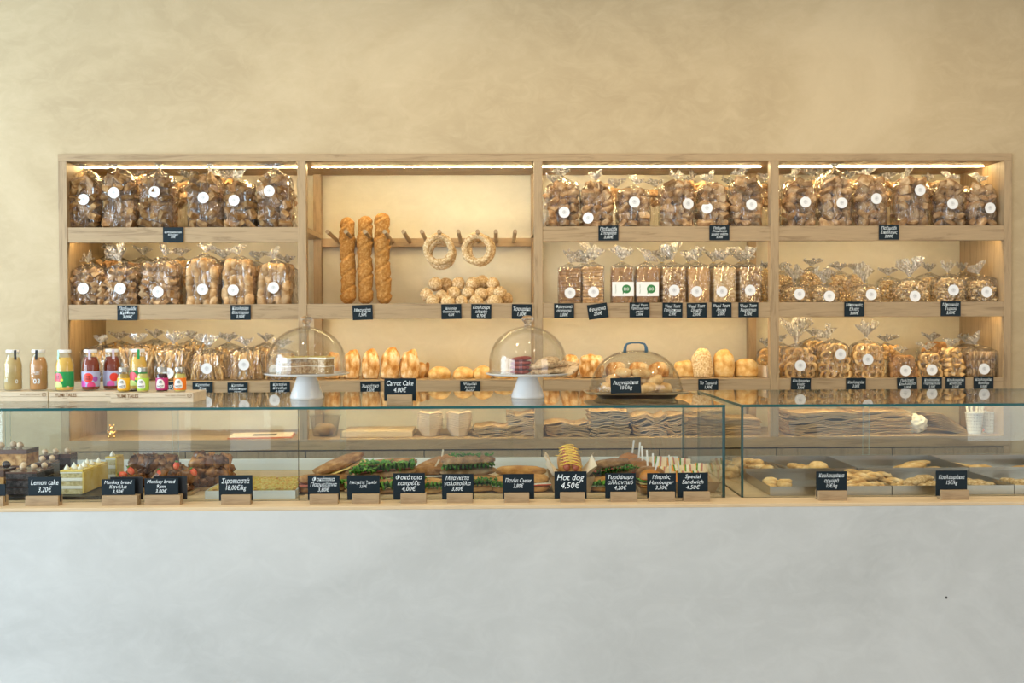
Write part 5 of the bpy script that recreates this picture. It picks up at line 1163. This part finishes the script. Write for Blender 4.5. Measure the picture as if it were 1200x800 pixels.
for k, (dz_, dy_, lb) in enumerate(((.035, -.02, 'lower'), (.092, .02, 'upper'))):
    t = thing('hot_dog', '%s hot dog covered in mustard zigzags' % lb, 'hot dog', (x, Y0 + dy_, SB_ + dz_), group='hot dogs'); t.rotation_euler = (.35, 0, 0)
    b = MB(); blob(b, (0, 0, 0), (.045, .085, .030), 4, .03, 2, 1, .85); part('bun', b.mesh('bun', M['panini']), t)
    for sx in (-.016, .016):
        b = MB(); b.tube([(sx, -.088, .020), (sx, -.07, .022), (sx, .07, .022), (sx, .088, .020)], [.008, .0135, .0135, .008], 10); part('sausage', b.mesh('sausage', M['sausage']), t)
    b = MB(); pts = []
    for i in range(15): pts.append(((-.036 if i % 2 else .036), -.08 + i * .0115, .034 + (.002 if i % 2 else 0)))
    pp = []
    for a_, c_ in zip(pts, pts[1:]):
        for q in range(5): u = q / 5; e = Vector(a_).lerp(Vector(c_), u); e.z = .024 + .014 * (1 - (e.x / .038) ** 2); pp.append(e)
    b.tube(pp, .0024, 5); part('mustard', b.mesh('mustard', M['mustard']), t)
    b = MB()
    for i in range(16): a_ = (random.uniform(-.036, .036), random.uniform(-.085, .05), .034 + random.uniform(0, .008)); b.tube([a_, (a_[0] + random.uniform(-.025, .025), a_[1] + random.uniform(-.02, .02), a_[2] + random.uniform(-.006, .008))], .0016, 4)
    part('potato_sticks', b.mesh('potato_sticks', M['mustard']), t)
# burgers
def burger(cx, yt, w, Y, mat, lab, stick=None):
    s = ppm(Y); R1 = w / s / 2; x = gx(cx, Y, 560); zt_ = at(cx, yt, Y).z; z0 = max(SB_, zt_ - R1 * 1.7); H = zt_ - z0
    t = thing('mini_burger', lab, 'burger', (x, Y, z0), group='small burgers'); 
    def disc(nm, r, a, c, mt, am=.04): bb_ = MB(); blob(bb_, (0, 0, (a + c) / 2), (r, r, (c - a) / 2), 3, am, 2.4, int(cx), .85); part(nm, bb_.mesh(nm, M[mt]), t)
    disc('bottom_bun', R1 * .95, 0, H * .26, mat); disc('cheese', R1 * 1.02, H * .24, H * .34, 'cheese', .12); disc('patty', R1 * .98, H * .32, H * .46, 'patty'); disc('lettuce', R1 * 1.06, H * .44, H * .5, 'lettuce', .2); disc('tomato', R1 * .98, H * .48, H * .56, 'tomato')
    bb_ = MB(); blob(bb_, (0, 0, H * .56), (R1, R1, H * .46), 4, .02, 1.5, int(cx), 1.0, flat=-.08); part('top_bun', bb_.mesh('top_bun', M[mat]), t)
    if stick:
        q = at(stick[0], stick[1], Y); L = q.z - z0; bb_ = MB(); bb_.box(-.0032, .0032, -.001, .001, H * .6, L); part('pick', bb_.mesh('pick', M['wpaper'], False), t, (0, 0, 0), (0, math.atan2(q.x - x, L), 0), label='pale flat pick')
boat(gx(757, 3.80), 3.80, .085, .34, .028, 'long kraft tray under the small burgers')
for i, a in enumerate([(737.5, 531, 35, 3.97, 'bun', (743, 515)), (746, 536.5, 34, 3.91, 'bun_dk', (750, 518)), (754, 540, 36, 3.85, 'bun_dk', (752, 522)), (760, 546, 38, 3.79, 'bun_dk', (758, 527)), (766, 547, 34, 3.73, 'bun_dk', (765, 531)), (762, 550, 30, 3.67, 'bun', (772, 535))]):
    burger(a[0], a[1], a[2] * .86, a[3], a[4], 'small burger with %s bun, %s from the back of the row' % ('shiny orange' if a[4] == 'bun' else 'brown', ORD[i]), a[5])
# club sandwiches
boat(gx(804, 3.74), 3.80, .17, .30, .045, 'wide kraft tray under the club sandwiches', fl=.2)
M['clubb'] = plain('white_bread', (.82, .66, .44), .8)
def club(px, py, Y, yaw, lab, sc=1.22):
    p = at(px, py, Y); t = thing('club_sandwich', lab, 'sandwich', (p.x, Y, p.z - .05 * sc), group='club sandwich wedges'); t.rotation_euler = (0, 0, yaw)
    z = 0
    tri = [(-.034, -.012), (.034, -.012), (0, .04)]
    y_ = -.030
    for nm, th, mt in (('bread_slice', .013, 'clubb'), ('ham', .004, 'ham'), ('cheese', .003, 'cheese'), ('egg', .006, 'egg'), ('lettuce', .004, 'lettuce'), ('carrot', .004, 'orange'), ('bread_slice', .013, 'clubb')):
        th *= 1.4
        b = MB(); e = 1.0 if 'bread' in nm else 1.06
        v = [(x_ * e * sc, yy, (z_ * e + .012) * sc) for yy in (y_, y_ + th) for x_, z_ in tri]
        b.add(v, [(0, 1, 2), (5, 4, 3), (0, 3, 4, 1), (1, 4, 5, 2), (2, 5, 3, 0)]); part(nm, b.mesh(nm, M[mt], False), t); y_ += th
    b = MB(); b.box(-.037 * sc, .037 * sc, -.0305, y_ + .0005, -.0045, .001, 0); part('crust', b.mesh('crust', M['panini'], False), t)
cl_ = [(772, 536, 3.92, 1.3), (786, 537, 3.94, 1.7), (800, 538, 3.96, 1.4), (776, 548, 3.86, 1.2), (792, 546, 3.87, 1.8), (806, 546, 3.88, 1.5), (820, 544, 3.90, 1.3), (785, 561, 3.76, .4), (803, 560, 3.74, .1), (822, 560, 3.74, -.2), (797, 553, 3.81, 1.5), (815, 553, 3.82, 1.7)]
for i, (px, py, Y, yaw) in enumerate(cl_):
    club(px, py, Y, yaw, 'triangular club sandwich wedge, %s from left among those in the wide kraft tray' % ORD[sorted(c[0] for c in cl_).index(px)])
for i, (px, y0, y1) in enumerate([(752, 519, 560), (784, 533, 566), (795, 540, 566), (760, 533, 560)][1:3]):
    Y = 3.80; p0, p1 = at(px + 2, y1, Y), at(px, y0, Y); b = MB(); b.tube([p0, p1], .0026, 6)
    solo('wooden_pick', b.mesh('wooden_pick', M['wpaper'], False), 'pale wooden pick standing in the club sandwiches, %s one' % ('left', 'right')[i], 'pick')
# ================================================================== RIGHT CASE: TRAYS
xs = [gx(p, 3.60, 577) for p in (902, 1045.5, 1189, 1333)]
for i in range(3):
    for (y0, y1, h, nm) in ((3.60, 3.945, .034, 'front'), (3.95, 4.318, .052 if 0 else .046, 'rear')):
        steel_tray(xs[i] + .001, xs[i + 1] - .002, y0, y1, h if nm == 'rear' else .032, 'brushed steel tray, %s row, %s column in the right case' % (nm, ('left', 'middle', 'right')[i]), 'steel', grp='steel biscuit trays')
TB = CT + .004
bi = {'pile': [chunk(i + 100, (.026, .020, .013), .95, .14, 'pastry', 'biscuit', 1.8) for i in range(4)], 'oval': [chunk(i + 105, (.052, .026, .011), .95, .06, 'pastry', 'biscuit') for i in range(3)], 'sesame': [chunk(i + 110, (.030, .020, .011), .95, .1, 'sesame', 'biscuit', 1.8) for i in range(3)]}
tw = []
for s_ in range(3):
    b = MB()
    for ph in (0, PI): b.tube([(.075 * (k / 11 - .5) * 2, .007 * math.cos(k * .9 + ph), .007 * math.sin(k * .9 + ph)) for k in range(12)], .008, 7)
    tw.append(b.mesh('biscuit', M['pastry']))
bi['twist'] = tw
def pile(kind, px0, px1, y0, y1, n, layers, lab, where, step, yaw=0, seed=1):
    rnd = random.Random(seed); xa, xb = gx(px0, (y0 + y1) / 2, 560), gx(px1, (y0 + y1) / 2, 560)
    for l in range(layers):
        m_ = max(1, int(n * (1 - .3 * l)))
        for k in range(m_):
            sh = 1 - .25 * l; x_ = (xa + xb) / 2 + ((k + .5) / m_ - .5) * (xb - xa) * sh; y_ = (y0 + y1) / 2 + ((k * 7 % m_ + .5) / m_ - .5) * (y1 - y0) * sh
            lb = '%s, %s from left in the %s layer, %s' % (lab, ORD[k], 'single' if layers == 1 else ('bottom', 'second', 'top')[l] if layers == 3 else ('bottom', 'top')[l], where)
            solo('biscuit', bi[kind][rnd.randrange(len(bi[kind]))], lb, 'biscuit', (x_, y_, TB + .011 + l * step), (rnd.uniform(-.15, .15), rnd.uniform(-.15, .15), yaw + rnd.uniform(-.5, .5)), (rnd.uniform(.9, 1.1),) * 3, group=lab + ' ' + where)
pile('pile', 842, 906, 4.0, 4.24, 12, 3, 'round golden biscuit', 'rear left tray', .017, seed=2)
pile('pile', 930, 976, 4.02, 4.24, 8, 1, 'small round biscuit beside the tongs', 'rear left tray', .017, seed=3)
solo('biscuit', chunk(130, (.036, .034, .024), .95, .05, 'pastry', 'biscuit'), 'largest round golden bun in the rear left steel tray', 'biscuit', (gx(956, 4.13), 4.10, TB + .024))
pile('pile', 893, 925, 3.68, 3.86, 5, 1, 'flat orange biscuit', 'front left tray', .017, seed=4)
pile('twist', 984, 1042, 3.66, 3.86, 7, 3, 'long twisted biscuit', 'front middle tray', .016, .15, seed=5)
pile('sesame', 1052, 1100, 3.66, 3.84, 9, 2, 'sesame biscuit left of the sign', 'front tray', .014, seed=6)
pile('oval', 1053, 1090, 4.02, 4.22, 4, 2, 'oval golden pastry', 'rear middle tray', .020, .3, seed=7)
pile('sesame', 1135, 1155, 3.66, 3.84, 4, 1, 'sesame biscuit behind the sign', 'front tray', .014, seed=8)
pile('oval', 1112, 1158, 4.02, 4.22, 5, 1, 'oval pastry', 'rear right tray, left half', .018, seed=9)
pile('oval', 1165, 1230, 4.02, 4.20, 6, 1, 'oval pastry', 'rear right tray, right half', .018, seed=10)
pile('sesame', 1180, 1250, 3.66, 3.84, 9, 1, 'sesame biscuit', 'front right tray', .014, seed=11)
# tongs
t = thing('tongs', 'polished steel tongs lying across the rear left biscuit tray', 'tongs', (0, 0, 0))
for (a, c) in (((896, 542, 4.15), (922, 557, 3.97)), ((902, 543, 4.19), (936, 556, 4.0))):
    P0, P1 = at(*a), at(*c); mid = (P0 + P1) / 2 + Vector((0, 0, .008)); b = MB(); b.tube([P0, mid, P1], [.006, .007, .004], 8); part('tong_arm', b.mesh('tong_arm', M['steel']), t)
# ================================================================== BOTTOM NICHE OF THE SHELVING
def stack(cx, w, yt, Y, n, lab, dp=.2, wob=.004, skew=0, yb=None, mat='kraft', jit=.006):
    s = ppm(Y); x = gx(cx, Y, 505); W = w / s; H = at(cx, yt, Y).z - ZD; th = H / n
    t = thing('paper_bag_stack', lab, 'paper bags', (x, Y, ZD), group='stacks of folded kraft bags'); rnd = random.Random(int(cx)); ms = []
    for q in range(4):
        b = MB(); v, f = [], []; nx, ny = 9, 5
        for zz in (0, 1):
            for j in range(ny):
                for i in range(nx):
                    u, w_ = i / (nx - 1) - .5, j / (ny - 1) - .5
                    ww = wob * (noise.noise(Vector((u * 4 + q * 5, w_ * 3, 1.5))) + .5 * math.sin(u * 9 + q)) * 2
                    v.append((u * W * (1 + .02 * math.sin(q + w_ * 5)), w_ * dp, ww + zz * th * .72))
        N = nx * ny
        for j in range(ny - 1):
            for i in range(nx - 1):
                p_ = j * nx + i; f.append((p_, p_ + nx, p_ + nx + 1, p_ + 1)); f.append((p_ + N, p_ + 1 + N, p_ + nx + 1 + N, p_ + nx + N))
        for i in range(nx - 1): f.append((i, i + 1, i + 1 + N, i + N)); p_ = (ny - 1) * nx + i; f.append((p_ + 1, p_, p_ + N, p_ + 1 + N))
        for j in range(ny - 1): p_ = j * nx; f.append((p_ + nx, p_, p_ + N, p_ + nx + N)); p_ += nx - 1; f.append((p_, p_ + nx, p_ + nx + N, p_ + N))
        b.add(v, f); ms.append(b.mesh('paper_bag', M[mat], False))
    for k in range(n):
        u = k / n; part('paper_bag', ms[(k // 3) % 4 if wob > .003 else k % 2], t, (rnd.uniform(-jit, jit) + skew * u * u, rnd.uniform(-jit, jit), th * (k + .1) + wob * 1.2 * u), (0, 0, rnd.uniform(-.04, .04)), (1, 1, 1))
    return t
SK = 'stack of folded kraft paper bags, '
stack(577, 44, 498, 5.02, 9, SK + 'low one just right of the cardboard bowls', wob=.005)
stack(614, 40, 484, 5.03, 14, SK + 'tall one against the middle upright', .2, .005)
stack(664, 50, 495, 5.00, 10, SK + 'low one right of the middle upright', wob=.006)
stack(712, 46, 480, 5.0, 16, SK + 'tallest left of the cloche shadow', .22, .005, jit=.008)
stack(759, 40, 487, 5.02, 12, SK + 'crumpled one in the middle of the third bay', .2, .009)
stack(800, 44, 486, 5.03, 12, SK + 'below the right end of the cloche', .2, .007)
stack(853, 66, 488, 5.04, 14, SK + 'wide one behind the gap between cases', .22, .003)
stack(956, 80, 482, 5.02, 18, SK + 'widest and neat, leftmost in the last bay', .24, .006, jit=.004)
stack(1023, 68, 480, 5.06, 17, SK + 'second in the last bay, sagging', .24, .004, jit=.006)
# leaning folded papers
t = thing('paper_fan', 'fanned pile of brown napkins sliding to the right', 'paper bags', (gx(1108, 5.0, 505), 5.0, ZD)); b = MB(); b.box(-.085, .085, -.08, .08, 0, .003); me = b.mesh('napkin', M['kraft'], False)
for k in range(10): part('napkin', me, t, (.032 - k * .007, 0, .004 + k * .0065), (0, .22 + k * .028, 0.05 * k))
# white plastic bag
b = MB(); blob(b, (0, 0, 0), (.062, .055, .046), 4, .17, 3.4, 3); solo('plastic_bag', b.mesh('plastic_bag', M['wpaper']), 'crumpled white plastic bag between kraft stack and napkins', 'bag', (gx(1071, 5.0, 500), 5.0, ZD + .046))
# cups
m, nt, b_ = nodes_of('dotted_paper_cup'); v = coords(nt, 'Object'); sep = nt.nodes.new('ShaderNodeSeparateXYZ'); nt.links.new(v, sep.inputs[0])
a2 = nt.nodes.new('ShaderNodeMath'); a2.operation = 'ARCTAN2'; nt.links.new(sep.outputs['X'], a2.inputs[0]); nt.links.new(sep.outputs['Y'], a2.inputs[1])
def wavef(src, k):
    mu = nt.nodes.new('ShaderNodeMath'); mu.operation = 'MULTIPLY'; mu.inputs[1].default_value = k; nt.links.new(src, mu.inputs[0]); sn = nt.nodes.new('ShaderNodeMath'); sn.operation = 'SINE'; nt.links.new(mu.outputs[0], sn.inputs[0])
    g_ = nt.nodes.new('ShaderNodeMath'); g_.operation = 'GREATER_THAN'; g_.inputs[1].default_value = .55; nt.links.new(sn.outputs[0], g_.inputs[0]); return g_.outputs[0]
mm = nt.nodes.new('ShaderNodeMath'); mm.operation = 'MULTIPLY'; nt.links.new(wavef(a2.outputs[0], 18), mm.inputs[0]); nt.links.new(wavef(sep.outputs['Z'], 420), mm.inputs[1])
nt.links.new(mix(nt, mm.outputs[0], (.80, .79, .76), (.25, .28, .32)), b_.inputs['Base Color']); M['cup'] = m
cb_ = MB(); cb_.lathe([(0, .001), (.030, .001), (.031, 0), (.0405, .100), (.043, .102), (.043, .105), (.0395, .1045), (.029, .004), (0, .004)], 32); cm = cb_.mesh('paper_cup', M['cup'], True, 50)
for i, (px, yy) in enumerate(((1141.5, 4.93), (1160.5, 4.98))):
    o = thing('paper_cup', ['left white patterned paper cup holding wooden stirrers', 'right white patterned paper cup beside the side panel'][i], 'cup', (gx(px, yy, 500), yy, ZD + .001), group='paper cups')
    part('cup_body', cm, o); b = MB(); b.box(-.005, .005, -.0308, -.0304, 0, .012); part('red_mark', b.mesh('red_mark', M['tomato'], False), o, (.018, -.0025, .012), (-.09, 0, .5))
for i, (dx_, a) in enumerate(((-.016, -.22), (-.010, -.05), (.012, .05), (.018, .28), (.02, .1))):
    b = MB(); rbox(b, -.005, .005, -.001, .001, 0, .14, .0008); solo('wooden_stirrer', b.mesh('wooden_stirrer', M['stick'], False), 'wooden stirrer, %s from left in the paper cup' % ORD[i], 'stirrer', (gx(1141.5, 4.93, 500) + dx_ * .6, 4.93, ZD + .008), (.05 * (i - 2), a * .8, 0), group='wooden stirrers')
# cardboard bowls, nested
bw = MB(); bw.lathe([(0, 0), (.038, 0), (.058, .036), (.0645, .0375), (.0645, .0405), (.060, .0405), (.037, .0015), (0, .0015)], 8, sx=1, sy=.9); bm1 = bw.mesh('cardboard_bowl', M['kraftw'], False)
for v in bm1.vertices:
    if v.co.z > .037: v.co.z += .004 * math.cos(4 * math.atan2(v.co.y, v.co.x) + PI)
M['bowl_o'] = mottled('bowl_card', [(.62, .48, .33), (.70, .56, .41), (.76, .63, .48)], scale=8); bm1.materials[0] = M['bowl_o']
for j, px in enumerate((504, 538)):
    for k in range(9):
        solo('cardboard_bowl', bm1, 'cardboard bowl, %s from the bottom of the %s nested stack' % (ORD[k], ('left', 'right')[j]), 'bowl', (gx(px, 4.98, 505), 4.98, ZD + .001 + k * .0092), group='nested cardboard bowls')
# clear tub with kraft wraps, wooden board, menu
t = thing('plastic_tub', 'clear plastic tub of brown wrapping at the left of the second bay', 'tub', (gx(381, 5.0, 505), 5.0, ZD)); b = MB(); b.lathe([(0, .001), (.058, .001), (.072, .095), (.075, .097), (.071, .096), (.056, .004), (0, .004)], 36); part('tub_shell', b.mesh('tub_shell', M['plastic']), t)
b = MB(); blob(b, (0, 0, .033), (.054, .05, .03), 3, .12, 3, 4); part('wrapping', b.mesh('wrapping', M['kraft']), t)
b = MB(); b.lathe([(.0, .097), (.074, .097), (.078, .099), (.078, .104), (.0, .106)], 36); part('lid', b.mesh('lid', M['plastic']), t, label='clear lid')
x0, x1 = gx(402, 4.96, 510), gx(484, 4.96, 510); b = MB(); rbox(b, x0, x1, 4.92, 5.16, ZD + .001, ZD + .030, .003); solo('wooden_board', b.mesh('wooden_board', M['top'], False), 'thick pale wooden board lying left of the cardboard bowls', 'board')
t = thing('menu_folder', 'flat cream menu folder with orange edges on the left bay floor', 'folder', (gx(308, 5.0, 512), 4.985, ZD + .001), .12)
b = MB(); rbox(b, -.150, .150, -.10, .10, 0, .006, .001); part('cover', b.mesh('cover', plain('orange_card', (.62, .16, .03), .5), False), t, label='orange cover')
b = MB(); rbox(b, -.145, .145, -.095, .098, .0062, .010, .001); part('page', b.mesh('page', M['kraftw'], False), t); b = MB(); b.box(-.04, .07, -.06, .02, .0102, .0108); part('print', b.mesh('print', plain('dark_print', (.12, .10, .05), .6), False), t)
# gold beads built in place of a sparkling reflection
t = thing('gold_glint_beads', 'tiny gold beads in place of a sparkling reflection on the left bay floor', 'reflection', (gx(131, 4.97, 508), 4.97, ZD)); g1_ = MB(); blob(g1_, (0, 0, 0), (1, 1, 1), 2, 0); gm = g1_.mesh('bead', M['gold'])
for (x_, z_, r) in [(0, .020, .017), (0, .046, .013), (-.010, .060, .005), (.010, .060, .005), (-.018, .028, .007), (.018, .028, .007), (-.011, .006, .007), (.011, .006, .007)]: part('bead', gm, t, (x_, 0, z_), (0, 0, 0), (r, r, r))
